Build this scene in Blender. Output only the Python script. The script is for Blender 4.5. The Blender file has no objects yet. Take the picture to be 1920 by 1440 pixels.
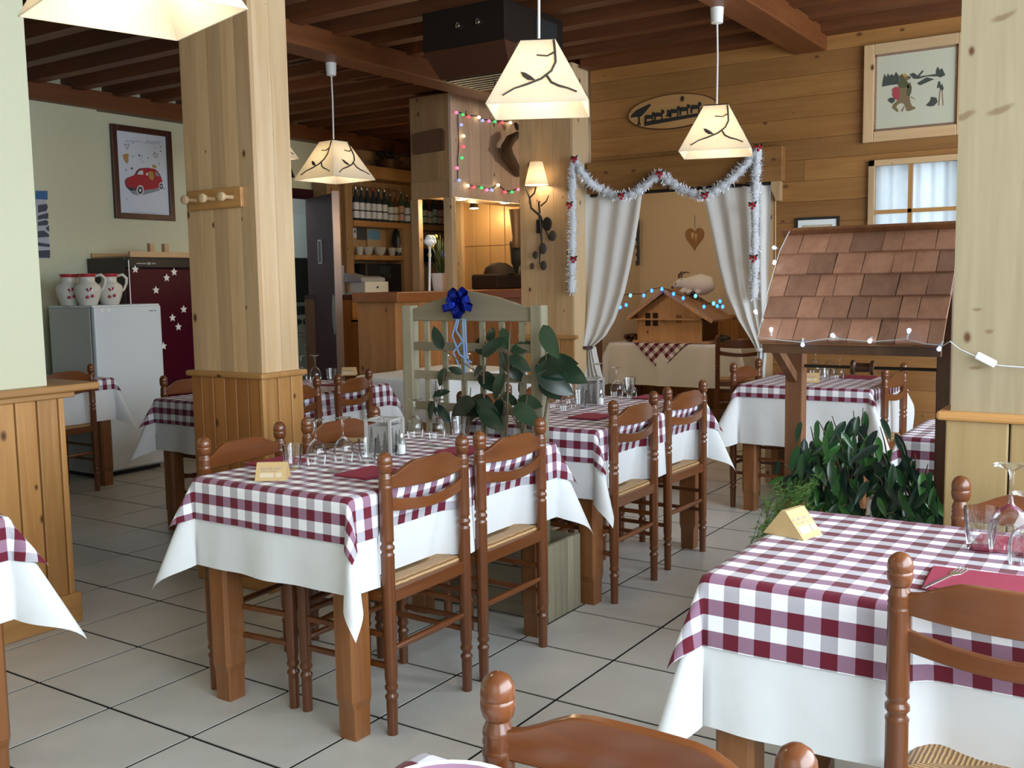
import bpy, math, random
from mathutils import Vector, Matrix, noise
random.seed(7)
R = math.radians
sc = bpy.context.scene
COL = sc.collection

# ---------------------------------------------------------------- camera
F_PX, YAW, PITCH, ROLL = 1885.0, -0.5860739, 0.1004446, -0.0168232
CAM = Vector((2.13224, -2.39421, 1.41306))
_f = Vector((math.sin(YAW)*math.cos(PITCH), math.cos(YAW)*math.cos(PITCH), -math.sin(PITCH)))
_r = Vector((math.cos(YAW), -math.sin(YAW), 0)); _u = _r.cross(_f)
AR = math.cos(ROLL)*_r + math.sin(ROLL)*_u
AU = -math.sin(ROLL)*_r + math.cos(ROLL)*_u
cd = bpy.data.cameras.new('camera'); cam = bpy.data.objects.new('camera', cd); COL.objects.link(cam)
cd.sensor_width = 36; cd.lens = F_PX/1920*36; cd.clip_start = .05
M = Matrix((AR, AU, -_f)).transposed().to_4x4(); M.translation = CAM
cam.matrix_world = M
sc.camera = cam

# ---------------------------------------------------------------- world, daylight, exposure
w = bpy.data.worlds.new('sky'); sc.world = w; w.use_nodes = True
w.node_tree.nodes['Background'].inputs[0].default_value = (.80, .90, 1.0, 1)
w.node_tree.nodes['Background'].inputs[1].default_value = 1.0
def area(name, loc, rot, sx, sy, power, col):
    l = bpy.data.lights.new(name, 'AREA'); l.shape = 'RECTANGLE'; l.size = sx; l.size_y = sy
    l.energy = power; l.color = col
    o = bpy.data.objects.new(name, l); COL.objects.link(o); o.location = loc; o.rotation_euler = rot
    return o
DAY = (.80, .91, 1.0)
# daylight coming in through the windows of the street side (+x) and of the end wall behind the camera (-y)
area('daylight_side', (3.52, 1.2, 1.9), (0, R(90), 0), 1.9, 4.6, 262, DAY)
area('daylight_side_near', (3.52, -2.0, 1.9), (0, R(90), 0), 1.9, 2.2, 140, DAY)
area('daylight_end', (2.2, -3.52, 1.9), (R(90), 0, 0), 1.4, 1.7, 10, DAY)
def point(name, loc, power, col, rad=.03):
    l = bpy.data.lights.new(name, 'POINT'); l.energy = power; l.color = col; l.shadow_soft_size = rad
    o = bpy.data.objects.new(name, l); COL.objects.link(o); o.location = loc
    return o
sc.view_settings.view_transform = 'Standard'; sc.view_settings.look = 'None'
sc.view_settings.exposure = 0.0; sc.view_settings.gamma = 1; sc.view_settings.use_curve_mapping = False

# ---------------------------------------------------------------- measuring helpers: a pixel of the photo and a known plane give a point
def ray(x, y): return _f + AR*((x-960)/F_PX) - AU*((y-720)/F_PX)
def PX(x, y, X): d = ray(x, y); return CAM + d*((X-CAM.x)/d.x)
def PY(x, y, Y): d = ray(x, y); return CAM + d*((Y-CAM.y)/d.y)
def PZ(x, y, Z): d = ray(x, y); return CAM + d*((Z-CAM.z)/d.z)
def proj(p):
    d = Vector(p)-CAM; z = d.dot(_f)
    return (960+F_PX*d.dot(AR)/z, 720-F_PX*d.dot(AU)/z, z)

# ---------------------------------------------------------------- mesh builder
class MB:
    def __init__(s): s.v = []; s.f = []; s.mi = []; s.uv = None
    def add(s, vs, fs, mi=0):
        n = len(s.v); s.v += [tuple(p) for p in vs]
        s.f += [tuple(i+n for i in f) for f in fs]; s.mi += [mi]*len(fs); return s
    def box(s, x0, x1, y0, y1, z0, z1, mi=0, mat=None):
        vs = [Vector((x, y, z)) for x in (x0, x1) for y in (y0, y1) for z in (z0, z1)]
        if mat is not None: vs = [mat @ v for v in vs]
        return s.add(vs, [(0,1,3,2),(4,6,7,5),(0,4,5,1),(2,3,7,6),(0,2,6,4),(1,5,7,3)], mi)
    def bar(s, a, b, w, h, up=(0,0,1), mi=0):
        a = Vector(a); b = Vector(b); d = (b-a).normalized(); up = Vector(up)
        sx = d.cross(up)
        if sx.length < 1e-4: sx = d.cross(Vector((1,0,0)))
        sx.normalize(); sz = sx.cross(d)
        vs = [p+sx*(i*w/2)+sz*(j*h/2) for p in (a, b) for i in (-1,1) for j in (-1,1)]
        return s.add(vs, [(0,1,3,2),(4,6,7,5),(0,4,5,1),(2,3,7,6),(0,2,6,4),(1,5,7,3)], mi)
    def tube(s, pts, r, n=8, caps=True, mi=0, flat=1.0):
        pts = [Vector(p) for p in pts]; k = len(pts)
        rs = [r]*k if not isinstance(r, (list, tuple)) else list(r)
        vs = []; up = None
        for i in range(k):
            d = (pts[min(i+1,k-1)]-pts[max(i-1,0)])
            d = d.normalized() if d.length > 1e-9 else Vector((0,0,1))
            if up is None:
                up = Vector((0,0,1)) if abs(d.z) < .9 else Vector((1,0,0))
            sx = d.cross(up)
            if sx.length < 1e-4: sx = d.orthogonal()
            sx.normalize(); up = sx.cross(d)
            for j in range(n):
                a = 2*math.pi*j/n
                vs.append(pts[i]+(sx*math.cos(a)+up*math.sin(a)*flat)*rs[i])
        fs = [(i*n+j, i*n+(j+1)%n, (i+1)*n+(j+1)%n, (i+1)*n+j) for i in range(k-1) for j in range(n)]
        if caps: fs += [tuple(reversed(range(n))), tuple((k-1)*n+j for j in range(n))]
        return s.add(vs, fs, mi)
    def lathe(s, prof, n=16, c=(0,0,0), mi=0, caps=True, mat=None):
        c = Vector(c); vs = []; k = len(prof)
        for r, z in prof:
            for j in range(n):
                a = 2*math.pi*j/n; p = Vector((r*math.cos(a), r*math.sin(a), z))
                if mat is not None: p = mat @ p
                vs.append(c+p)
        fs = [(i*n+j, i*n+(j+1)%n, (i+1)*n+(j+1)%n, (i+1)*n+j) for i in range(k-1) for j in range(n)]
        if caps: fs += [tuple(reversed(range(n))), tuple((k-1)*n+j for j in range(n))]
        return s.add(vs, fs, mi)
    def ball(s, c, r, n=8, sc_=(1,1,1), mi=0, mat=None):
        prof = [(max(1e-4, r*math.sin(math.pi*i/n)), -r*math.cos(math.pi*i/n)) for i in range(n+1)]
        m = Matrix.Diagonal((*sc_, 1)) if mat is None else mat @ Matrix.Diagonal((*sc_, 1))
        return s.lathe(prof, max(8, n), c, mi, False, m)
    def prism(s, poly, o, ex, ey, ez, t, mi=0):
        """polygon (2D) in the plane o + a*ex + b*ey, extruded by t along ez"""
        o, ex, ey, ez = Vector(o), Vector(ex), Vector(ey), Vector(ez); n = len(poly)
        ar = sum(poly[i][0]*poly[(i+1)%n][1]-poly[(i+1)%n][0]*poly[i][1] for i in range(n))
        if ar*(ex.cross(ey).dot(ez)) < 0: poly = poly[::-1]
        vs = [o+ex*a+ey*b for a, b in poly]+[o+ex*a+ey*b+ez*t for a, b in poly]
        fs = [tuple(reversed(range(n))), tuple(range(n, 2*n))]
        fs += [(i, (i+1)%n, n+(i+1)%n, n+i) for i in range(n)]
        return s.add(vs, fs, mi)
    def grid(s, fn, nu, nv, mi=0):
        vs = [fn(i/nu, j/nv) for i in range(nu+1) for j in range(nv+1)]
        fs = [(i*(nv+1)+j, (i+1)*(nv+1)+j, (i+1)*(nv+1)+j+1, i*(nv+1)+j+1) for i in range(nu) for j in range(nv)]
        return s.add(vs, fs, mi)

def mesh_of(name, mb, mats, smooth=None):
    me = bpy.data.meshes.new(name); me.from_pydata(mb.v, [], mb.f); me.update()
    mats = mats if isinstance(mats, (list, tuple)) else [mats]
    for m in mats: me.materials.append(m)
    if len(mats) > 1: me.polygons.foreach_set('material_index', mb.mi)
    if mb.uv is not None:
        ul = me.uv_layers.new(name='UVMap')
        for l in me.loops: ul.data[l.index].uv = mb.uv[l.vertex_index]
    if smooth is not None:
        me.polygons.foreach_set('use_smooth', [True]*len(me.polygons))
        me.set_sharp_from_angle(angle=R(smooth))
    return me
def obj(name, mb, mats, parent=None, smooth=None, bev=0, loc=None, rot=None):
    me = mb if isinstance(mb, bpy.types.Mesh) else mesh_of(name, mb, mats, smooth)
    o = bpy.data.objects.new(name, me); COL.objects.link(o)
    if parent: o.parent = parent
    if loc is not None: o.location = loc
    if rot is not None: o.rotation_euler = rot
    if bev:
        m = o.modifiers.new('bevel', 'BEVEL'); m.width = bev; m.segments = 2; m.limit_method = 'ANGLE'; m.angle_limit = R(40)
    return o
def tag(o, label, cat=None, group=None):
    o['label'] = label
    if cat: o['category'] = cat
    if group: o['group'] = group
    return o
def thing(name, label, cat, loc=(0,0,0), rz=0, group=None):
    o = bpy.data.objects.new(name, None); COL.objects.link(o); o.empty_display_size = .1
    o.location = loc; o.rotation_euler = (0, 0, rz)
    return tag(o, label, cat, group)
def struct(name, mb=None, mats=None, label=None, **k):
    if mb is None:
        o = bpy.data.objects.new(name, None); COL.objects.link(o)
    else: o = obj(name, mb, mats, **k)
    o['kind'] = 'structure'
    if label: o['label'] = label
    return o
KIDS = {}
def kids(o): return [c for c in o.children]
def dup(root, loc, rz, label=None, group=None):
    r = root.copy(); COL.objects.link(r); r.location = loc; r.rotation_euler = (0, 0, rz)
    if label: r['label'] = label
    if group: r['group'] = group
    for ch in list(root.children):
        c = ch.copy(); COL.objects.link(c); c.parent = r
        for g in list(ch.children):
            d = g.copy(); COL.objects.link(d); d.parent = c
    return r

# ---------------------------------------------------------------- materials
def _new(name):
    m = bpy.data.materials.new(name); m.use_nodes = True; nt = m.node_tree
    return m, nt, nt.nodes['Principled BSDF']
def N(nt, typ, **ins):
    n = nt.nodes.new(typ)
    for k, v in ins.items():
        if k.startswith('_'): setattr(n, k[1:], v)
        else: n.inputs[k.replace('__', ' ')].default_value = v
    return n
def plain(name, col, rough=.5, metal=0, spec=.5, emit=None, es=1, bump=0, bscale=60, var=0, transl=0):
    m, nt, b = _new(name)
    b.inputs['Base Color'].default_value = (*col, 1); b.inputs['Roughness'].default_value = rough
    b.inputs['Metallic'].default_value = metal; b.inputs['Specular IOR Level'].default_value = spec
    if emit: b.inputs['Emission Color'].default_value = (*emit, 1); b.inputs['Emission Strength'].default_value = es
    tc = nt.nodes.new('ShaderNodeTexCoord')
    if var:
        no = N(nt, 'ShaderNodeTexNoise', Scale=bscale*.15, Detail=4.0)
        mx = N(nt, 'ShaderNodeMix', _data_type='RGBA'); mx.inputs[6].default_value = (*[c*(1-var) for c in col], 1); mx.inputs[7].default_value = (*[min(1, c*(1+var)) for c in col], 1)
        nt.links.new(tc.outputs['Object'], no.inputs['Vector']); nt.links.new(no.outputs[0], mx.inputs[0]); nt.links.new(mx.outputs[2], b.inputs['Base Color'])
    if bump:
        no = N(nt, 'ShaderNodeTexNoise', Scale=bscale, Detail=3.0); bp = N(nt, 'ShaderNodeBump', Strength=bump, Distance=.01)
        nt.links.new(tc.outputs['Object'], no.inputs['Vector']); nt.links.new(no.outputs[0], bp.inputs['Height']); nt.links.new(bp.outputs[0], b.inputs['Normal'])
    return m
def wood(name, light, dark, axis='z', rough=.45, knots=.5, knot_col=(.10,.035,.012), scale=1.0, coat=0, var=.18):
    m, nt, b = _new(name); L = nt.links.new
    tc = nt.nodes.new('ShaderNodeTexCoord'); oi = nt.nodes.new('ShaderNodeObjectInfo')
    off = N(nt, 'ShaderNodeVectorMath', _operation='SCALE'); off.inputs[0].default_value = (17.3, 9.1, 23.7)
    L(oi.outputs['Random'], off.inputs['Scale'])
    ad = N(nt, 'ShaderNodeVectorMath', _operation='ADD'); L(tc.outputs['Object'], ad.inputs[0]); L(off.outputs[0], ad.inputs[1])
    sc3 = {'x': (.07, 1, 1), 'y': (1, .07, 1), 'z': (1, 1, .07)}[axis]
    mp = N(nt, 'ShaderNodeMapping'); mp.inputs['Scale'].default_value = [c*scale for c in sc3]; L(ad.outputs[0], mp.inputs['Vector'])
    # knots bend the grain around them
    ks = N(nt, 'ShaderNodeSeparateXYZ'); L(ad.outputs[0], ks.inputs[0]); gi = 'xyz'.index(axis); oth = [i for i in range(3) if i != gi]
    ka = N(nt, 'ShaderNodeMath', _operation='ADD'); L(ks.outputs[oth[0]], ka.inputs[0]); L(ks.outputs[oth[1]], ka.inputs[1])
    kb = N(nt, 'ShaderNodeMath', _operation='MULTIPLY'); L(ks.outputs[gi], kb.inputs[0]); kb.inputs[1].default_value = .62
    kc_ = nt.nodes.new('ShaderNodeCombineXYZ'); L(ka.outputs[0], kc_.inputs[0]); L(kb.outputs[0], kc_.inputs[1])
    vo = N(nt, 'ShaderNodeTexVoronoi', Scale=7.0*scale, _voronoi_dimensions='2D'); L(kc_.outputs[0], vo.inputs['Vector'])
    n1 = N(nt, 'ShaderNodeTexNoise', Scale=26.0, Detail=5.0, Roughness=.6, Distortion=.6); L(mp.outputs[0], n1.inputs['Vector'])
    n2 = N(nt, 'ShaderNodeTexNoise', Scale=5.0, Detail=2.0); L(mp.outputs[0], n2.inputs['Vector'])
    av = N(nt, 'ShaderNodeMath', _operation='MULTIPLY_ADD'); L(n1.outputs[0], av.inputs[0]); av.inputs[1].default_value = .6; 
    hf = N(nt, 'ShaderNodeMath', _operation='MULTIPLY'); L(n2.outputs[0], hf.inputs[0]); hf.inputs[1].default_value = .4; L(hf.outputs[0], av.inputs[2])
    rp = nt.nodes.new('ShaderNodeValToRGB'); rp.color_ramp.elements[0].position = .34; rp.color_ramp.elements[1].position = .62
    rp.color_ramp.elements[0].color = (*dark, 1); rp.color_ramp.elements[1].color = (*light, 1); L(av.outputs[0], rp.inputs[0])
    # per-piece tint
    hv = N(nt, 'ShaderNodeHueSaturation'); mr = N(nt, 'ShaderNodeMapRange'); mr.inputs['To Min'].default_value = 1-var; mr.inputs['To Max'].default_value = 1+var*.7
    L(oi.outputs['Random'], mr.inputs['Value']); L(mr.outputs[0], hv.inputs['Value']); L(rp.outputs[0], hv.inputs['Color'])
    out = hv.outputs[0]
    if knots:
        sp = N(nt, 'ShaderNodeSeparateColor'); L(vo.outputs['Color'], sp.inputs[0])
        th = N(nt, 'ShaderNodeMapRange'); th.inputs['From Min'].default_value = 1-knots; th.inputs['From Max'].default_value = 1
        th.inputs['To Min'].default_value = 0; th.inputs['To Max'].default_value = .13; L(sp.outputs[0], th.inputs['Value'])
        dv = N(nt, 'ShaderNodeMath', _operation='DIVIDE'); L(vo.outputs['Distance'], dv.inputs[0]); 
        mxn = N(nt, 'ShaderNodeMath', _operation='MAXIMUM'); L(th.outputs[0], mxn.inputs[0]); mxn.inputs[1].default_value = .0005; L(mxn.outputs[0], dv.inputs[1])
        kr = nt.nodes.new('ShaderNodeValToRGB'); kr.color_ramp.elements[0].position = .35; kr.color_ramp.elements[0].color = (1,1,1,1)
        kr.color_ramp.elements[1].position = 1.1 if False else 1.0; kr.color_ramp.elements[1].color = (0,0,0,1); L(dv.outputs[0], kr.inputs[0])
        mx = N(nt, 'ShaderNodeMix', _data_type='RGBA'); L(kr.outputs[0], mx.inputs[0]); L(out, mx.inputs[6]); mx.inputs[7].default_value = (*knot_col, 1)
        out = mx.outputs[2]
    L(out, b.inputs['Base Color']); b.inputs['Roughness'].default_value = rough
    b.inputs['Coat Weight'].default_value = coat; b.inputs['Coat Roughness'].default_value = .15
    bp = N(nt, 'ShaderNodeBump', Strength=.12, Distance=.004); L(n1.outputs[0], bp.inputs['Height']); L(bp.outputs[0], b.inputs['Normal'])
    return m
def gingham(name, dark=(.125,.008,.022), white=(.86,.86,.90), cell=.0345):
    m, nt, b = _new(name); L = nt.links.new
    uv = nt.nodes.new('ShaderNodeTexCoord'); sp = N(nt, 'ShaderNodeSeparateXYZ'); L(uv.outputs['UV'], sp.inputs[0])
    fs = []
    for i in (0, 1):
        d = N(nt, 'ShaderNodeMath', _operation='DIVIDE'); L(sp.outputs[i], d.inputs[0]); d.inputs[1].default_value = cell*2
        fr = N(nt, 'ShaderNodeMath', _operation='FRACT'); L(d.outputs[0], fr.inputs[0])
        gt = N(nt, 'ShaderNodeMath', _operation='GREATER_THAN'); L(fr.outputs[0], gt.inputs[0]); gt.inputs[1].default_value = .5
        fs.append(gt)
    mid = tuple(.42*a+.40*c for a, c in zip(dark, white)); mid = (.34, .235, .285)
    m1 = N(nt, 'ShaderNodeMix', _data_type='RGBA'); L(fs[0].outputs[0], m1.inputs[0]); m1.inputs[6].default_value = (*white, 1); m1.inputs[7].default_value = (.44,.42,.47,1)
    m2 = N(nt, 'ShaderNodeMix', _data_type='RGBA'); L(fs[0].outputs[0], m2.inputs[0]); m2.inputs[6].default_value = (.28,.155,.23,1); m2.inputs[7].default_value = (*dark, 1)
    m3 = N(nt, 'ShaderNodeMix', _data_type='RGBA'); L(fs[1].outputs[0], m3.inputs[0]); L(m1.outputs[2], m3.inputs[6]); L(m2.outputs[2], m3.inputs[7])
    L(m3.outputs[2], b.inputs['Base Color']); b.inputs['Roughness'].default_value = .75; b.inputs['Specular IOR Level'].default_value = .25
    b.inputs['Sheen Weight'].default_value = .1
    return m
def glass(name, tint=(.955,.965,.965), gloss=.85, body=.045):
    m = bpy.data.materials.new(name); m.use_nodes = True; nt = m.node_tree; nt.nodes.clear(); L = nt.links.new
    out = nt.nodes.new('ShaderNodeOutputMaterial'); tr = N(nt, 'ShaderNodeBsdfTransparent'); tr.inputs[0].default_value = (*tint, 1)
    gl = N(nt, 'ShaderNodeBsdfGlossy', Roughness=.02); gl.inputs[0].default_value = (1,1,1,1)
    lw = N(nt, 'ShaderNodeLayerWeight', Blend=.19)
    ml = N(nt, 'ShaderNodeMath', _operation='MULTIPLY_ADD'); L(lw.outputs['Fresnel'], ml.inputs[0]); ml.inputs[1].default_value = gloss; ml.inputs[2].default_value = body; ml.use_clamp = True
    mx = N(nt, 'ShaderNodeMixShader'); L(ml.outputs[0], mx.inputs[0]); L(tr.outputs[0], mx.inputs[1]); L(gl.outputs[0], mx.inputs[2]); L(mx.outputs[0], out.inputs[0])
    return m
def emis(name, col, s):
    return plain(name, (min(1,col[0]*.5),min(1,col[1]*.5),min(1,col[2]*.5)), .4, emit=col, es=s)
def cloth_mat(name, col, rough=.8, bump=.15, transl=.15):
    m, nt, b = _new(name); L = nt.links.new
    b.inputs['Base Color'].default_value = (*col, 1); b.inputs['Roughness'].default_value = rough; b.inputs['Specular IOR Level'].default_value = .2
    tc = nt.nodes.new('ShaderNodeTexCoord'); no = N(nt, 'ShaderNodeTexNoise', Scale=9.0, Detail=3.0); bp = N(nt, 'ShaderNodeBump', Strength=bump, Distance=.03)
    L(tc.outputs['Object'], no.inputs['Vector']); L(no.outputs[0], bp.inputs['Height']); L(bp.outputs[0], b.inputs['Normal'])
    if transl:
        tl = N(nt, 'ShaderNodeBsdfTranslucent'); tl.inputs[0].default_value = (*col, 1); mx = N(nt, 'ShaderNodeMixShader', Fac=transl)
        L(b.outputs[0], mx.inputs[1]); L(tl.outputs[0], mx.inputs[2]); L(mx.outputs[0], nt.nodes['Material Output'].inputs[0])
    return m
PINE_L, PINE_D = (.58,.39,.215), (.46,.28,.135)
HON_L, HON_D = (.48,.25,.085), (.34,.155,.045)
M_pine_z = wood('pine_vertical', PINE_L, PINE_D, 'z', .42, .62)
M_pale_z = wood('pale_pine_vertical', (.62,.45,.27), (.52,.345,.18), 'z', .42, .5)
M_wall_x = wood('wall_pine', (.33,.155,.045), (.24,.10,.026), 'x', .45, .42)
M_pine_x = wood('pine_horizontal_x', PINE_L, PINE_D, 'x', .45, .3)
M_pine_y = wood('pine_horizontal_y', PINE_L, PINE_D, 'y', .45, .3)
M_honL = wood('dark_honey_wainscot', (.36,.15,.045), (.25,.095,.026), 'z', .4, .4)
M_pineR = wood('olive_pine', (.30,.245,.15), (.235,.185,.105), 'z', .45, .5)
M_honR = wood('pale_honey_wainscot', (.43,.30,.14), (.34,.225,.09), 'z', .42, .3)
M_canopy = wood('pinkish_pine', (.76,.59,.47), (.66,.49,.36), 'z', .5, .25)
M_hon_z = wood('honey_pine_vertical', HON_L, HON_D, 'z', .4, .45)
M_hon_x = wood('honey_pine_x', HON_L, HON_D, 'x', .4, .3)
M_hon_y = wood('honey_pine_y', HON_L, HON_D, 'y', .4, .3)
M_beam_x = wood('joist_wood', (.165,.050,.012), (.09,.025,.006), 'x', .55, .25)
M_beam_y = wood('beam_wood', (.20,.062,.014), (.12,.034,.007), 'y', .5, .25)
M_chair = wood('chair_wood', (.155,.047,.0125), (.100,.028,.0068), 'z', .28, 0, coat=.3, var=.12)
M_chair_x = wood('chair_wood_x', (.168,.052,.0135), (.108,.031,.0075), 'x', .28, 0, coat=.3, var=.12)
M_table = wood('table_wood', (.27,.105,.032), (.17,.06,.018), 'z', .35, 0, coat=.2)
M_dark_z = wood('dark_brown_wood', (.10,.04,.014), (.055,.02,.008), 'z', .45, 0)
M_gray_z = wood('weathered_wood', (.30,.275,.19), (.21,.185,.12), 'z', .65, .25, knot_col=(.12,.09,.05))
M_gray_x = wood('weathered_wood_x', (.24,.205,.14), (.17,.14,.09), 'x', .65, .2, knot_col=(.12,.09,.05))
M_shingle = wood('shingle_wood', (.40,.21,.135), (.28,.135,.085), 'y', .7, .1, var=.35)
M_well = wood('well_wood', (.24,.10,.04), (.14,.05,.018), 'z', .6, .2)
M_white_cloth = cloth_mat('white_cotton', (.84,.86,.88))
M_check = gingham('burgundy_gingham')
M_plaster = plain('yellow_plaster', (.60,.60,.43), .85, bump=.15, bscale=90)
M_plaster_warm = plain('warm_yellow_plaster', (.70,.58,.40), .85, bump=.1, bscale=90)
M_ceil = plain('ceiling_plaster', (.74,.72,.68), .9, bump=.1, bscale=70)
M_grout = plain('dark_grout', (.016,.015,.014), .95, spec=.1)
M_glass = glass('table_glass')
M_winglass = glass('window_glass', gloss=.6, body=.02)
M_metal = plain('cutlery_steel', (.62,.62,.62), .22, 1)
M_iron = plain('black_iron', (.035,.028,.022), .5, .6)
M_napkin = plain('burgundy_napkin', (.27,.040,.070), .8, spec=.2, var=.1)
M_white = plain('white_enamel', (.80,.82,.83), .3)
M_black = plain('black_plastic', (.012,.012,.013), .4)
M_whitepl = plain('white_plastic', (.80,.81,.80), .4)
# ================================================================ THE ROOM
# ---- floor: grout slab and ceramic tiles laid in a .42 m grid
def tile_mat():
    m, nt, b = _new('ceramic_tile'); L = nt.links.new
    tc = nt.nodes.new('ShaderNodeTexCoord'); oi = nt.nodes.new('ShaderNodeObjectInfo'); ge = nt.nodes.new('ShaderNodeNewGeometry')
    n1 = N(nt, 'ShaderNodeTexNoise', Scale=3.5, Detail=5.0, Roughness=.6); L(ge.outputs['Position'], n1.inputs['Vector'])
    rp = nt.nodes.new('ShaderNodeValToRGB'); rp.color_ramp.elements[0].position = .3; rp.color_ramp.elements[1].position = .7
    rp.color_ramp.elements[0].color = (.475,.472,.44,1); rp.color_ramp.elements[1].color = (.56,.555,.52,1); L(n1.outputs[0], rp.inputs[0])
    hv = N(nt, 'ShaderNodeHueSaturation'); mr = N(nt, 'ShaderNodeMapRange'); mr.inputs['To Min'].default_value = .96; mr.inputs['To Max'].default_value = 1.04
    L(oi.outputs['Random'], mr.inputs['Value']); L(mr.outputs[0], hv.inputs['Value']); L(rp.outputs[0], hv.inputs['Color']); L(hv.outputs[0], b.inputs['Base Color'])
    b.inputs['Roughness'].default_value = .33; b.inputs['Specular IOR Level'].default_value = .45
    return m
M_tile = tile_mat()
T = .42
FX0, FX1, FY0, FY1 = -7.0, 3.6, -3.6, 8.2
floor = struct('floor', MB().box(FX0, FX1, FY0, FY1, -.06, -.0025), M_grout, 'pale ceramic tiled floor with dark joints')
g = .0058
tm = MB().box(-T/2+g, T/2-g, -T/2+g, T/2-g, -.006, 0); tile_me = mesh_of('floor_tile', tm, M_tile)
cells = []
for i in range(int(FX0/T)-1, int(FX1/T)+1):
    for j in range(int(FY0/T)-1, int(FY1/T)+1):
        cx, cy = (i+.5)*T, (j+.5)*T
        if not (FX0+.2 < cx < FX1-.2 and FY0+.2 < cy < FY1-.2): continue
        px, py, d = proj((cx, cy, 0)); vis = d > .5 and -200 < px < 2120 and py < 1750
        cells.append((not vis, (Vector((cx, cy, 0))-CAM).length, cx, cy))
cells.sort(); rest = MB()
for k, (nv, d, cx, cy) in enumerate(cells):
    if k < 290 and not nv: obj('tile', tile_me, None, floor, loc=(cx, cy, 0))
    else: rest.box(cx-T/2+g, cx+T/2-g, cy-T/2+g, cy+T/2-g, -.006, 0)
o = obj('tile_field', rest, M_tile, floor); o['kind'] = 'stuff'

# ---- ceiling: white boards above dark joists, carried by two main beams
ZJ = 3.0
ceiling = struct('ceiling', MB().box(FX0, FX1, FY0, FY1, 3.125, 3.26), M_ceil, 'plastered ceiling over dark wooden joists')
jm = mesh_of('joist', MB().box(-3.45, 3.45, -.05, .05, 0, .125), M_beam_x)
jl = MB()
y = -3.4; k = 0
while y < 8.0:
    for xc in (-3.6, 3.3-3.2+.0):
        pass
    obj('joist', jm, None, ceiling, loc=(.15, y, ZJ)); obj('joist', jm, None, ceiling, loc=(-6.0, y+.03, ZJ))
    y += .37
for x0, x1 in ((-2.64, -2.42), (-.06, .155), (2.5, 2.7)):
    obj('beam', MB().box(x0, x1, FY0, 4.36 if x0 > -1 else 8.0, 2.88, ZJ+.02), M_beam_y, ceiling, bev=.008)
obj('wall_plate', MB().box(-5.42, -5.26, FY0, 8.0, 2.88, ZJ+.02), M_beam_y, ceiling)
obj('wall_plate', MB().box(-1.6, 3.5, 4.2, 4.36, 2.97, ZJ+.1), M_beam_x, ceiling)

# ---- walls out of frame that carry the windows the daylight comes through
wm = MB()
for a, b_, c, d in ((-3.6, 8.2, 0, .9), (-3.6, 8.2, 2.9, 3.2), (-3.6, -3.15, .9, 2.9), (-1.25, -1.1, .9, 2.9), (3.5, 8.2, .9, 2.9)):
    wm.box(3.6, 3.8, a, b_, c, d)
wall_right = struct('wall_right', wm, M_plaster)
wm = MB()
for a, b_, c, d in ((FX0, 3.8, 0, .9), (FX0, 3.8, 2.9, 3.2), (FX0, 1.4, .9, 2.9), (3.0, 3.8, .9, 2.9)):
    wm.box(a, b_, -3.8, -3.6, c, d)
wall_front = struct('wall_front', wm, M_plaster)
# ---- left wall (yellow plaster) with kitchen door opening
XB = -5.4
wm = MB()
wm.box(XB-.04, XB, FY0, 4.42, 0, 3.2); wm.box(XB-.04, XB, 4.42, 5.22, 2.32, 3.2); wm.box(XB-.04, XB, 5.22, 8.2, 0, 3.2)
wm.box(XB, XB+.06, FY0, PX(178, 300, XB).y, 0, 2.9)
wall_left = struct('wall_left', wm, M_plaster, 'pale yellow plaster wall with the framed car poster')
wm = MB().box(FX0, 3.8, 8.0, 8.2, 0, 3.2)
wall_far = struct('wall_far', wm, M_plaster_warm, 'warm yellow back wall of the alcove')

# ---- wood wall at the back: horizontal planks round an opening and a window
YW = 4.35
OX0, OX1, OZ1 = -1.58, PY(1447, 500, YW).x, 2.08
wp = PY(1622, 303, YW); wq = PY(1712, 420, YW)
WX0, WZ1 = wp.x+.03, wp.z; WX1 = WX0+.58; WZ0 = 1.42
wall_back = struct('wall_back', MB().box(-1.6, OX0-.0, YW+.03, YW+.12, 0, 3.2).box(OX0, OX1, YW+.03, YW+.12, OZ1, 3.2)
    .box(OX1, WX0, YW+.03, YW+.12, 0, 3.2).box(WX0, WX1, YW+.03, YW+.12, 0, WZ0).box(WX0, WX1, YW+.03, YW+.12, WZ1, 3.2).box(WX1, 3.6, YW+.03, YW+.12, 0, 3.2),
    M_dark_z, 'honey pine plank wall with curtained opening')
z = 0; ph = .137; k = 0
while z < 3.1:
    z1 = min(z+ph, 3.1)
    spans = [(OX1 if z < OZ1-.03 else -1.6, 3.6)]
    if z1 > WZ0+.02 and z < WZ1-.02:
        spans = [(spans[0][0], WX0), (WX1, 3.6)]
    if spans[0][1] == WX0:
        if z1 > WZ1: obj('plank', MB().box(WX0, WX1, YW, YW+.03, WZ1+.001, z1-.001), M_wall_x, wall_back)
        if z < WZ0: obj('plank', MB().box(WX0, WX1, YW, YW+.03, z+.001, WZ0-.001), M_wall_x, wall_back)
    for a, b_ in spans:
        cut = sorted(random.uniform(a+.4, b_-.4) for _ in range(1)) if b_-a > 2 else []
        xs = [a]+cut+[b_]
        for q in range(len(xs)-1):
            d = random.uniform(0, .0015)
            obj('plank', MB().box(xs[q]+.001, xs[q+1]-.001, YW-d, YW+.03, z+.0006, z1-.0006), M_wall_x, wall_back, bev=.0016)
    z += ph
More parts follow.
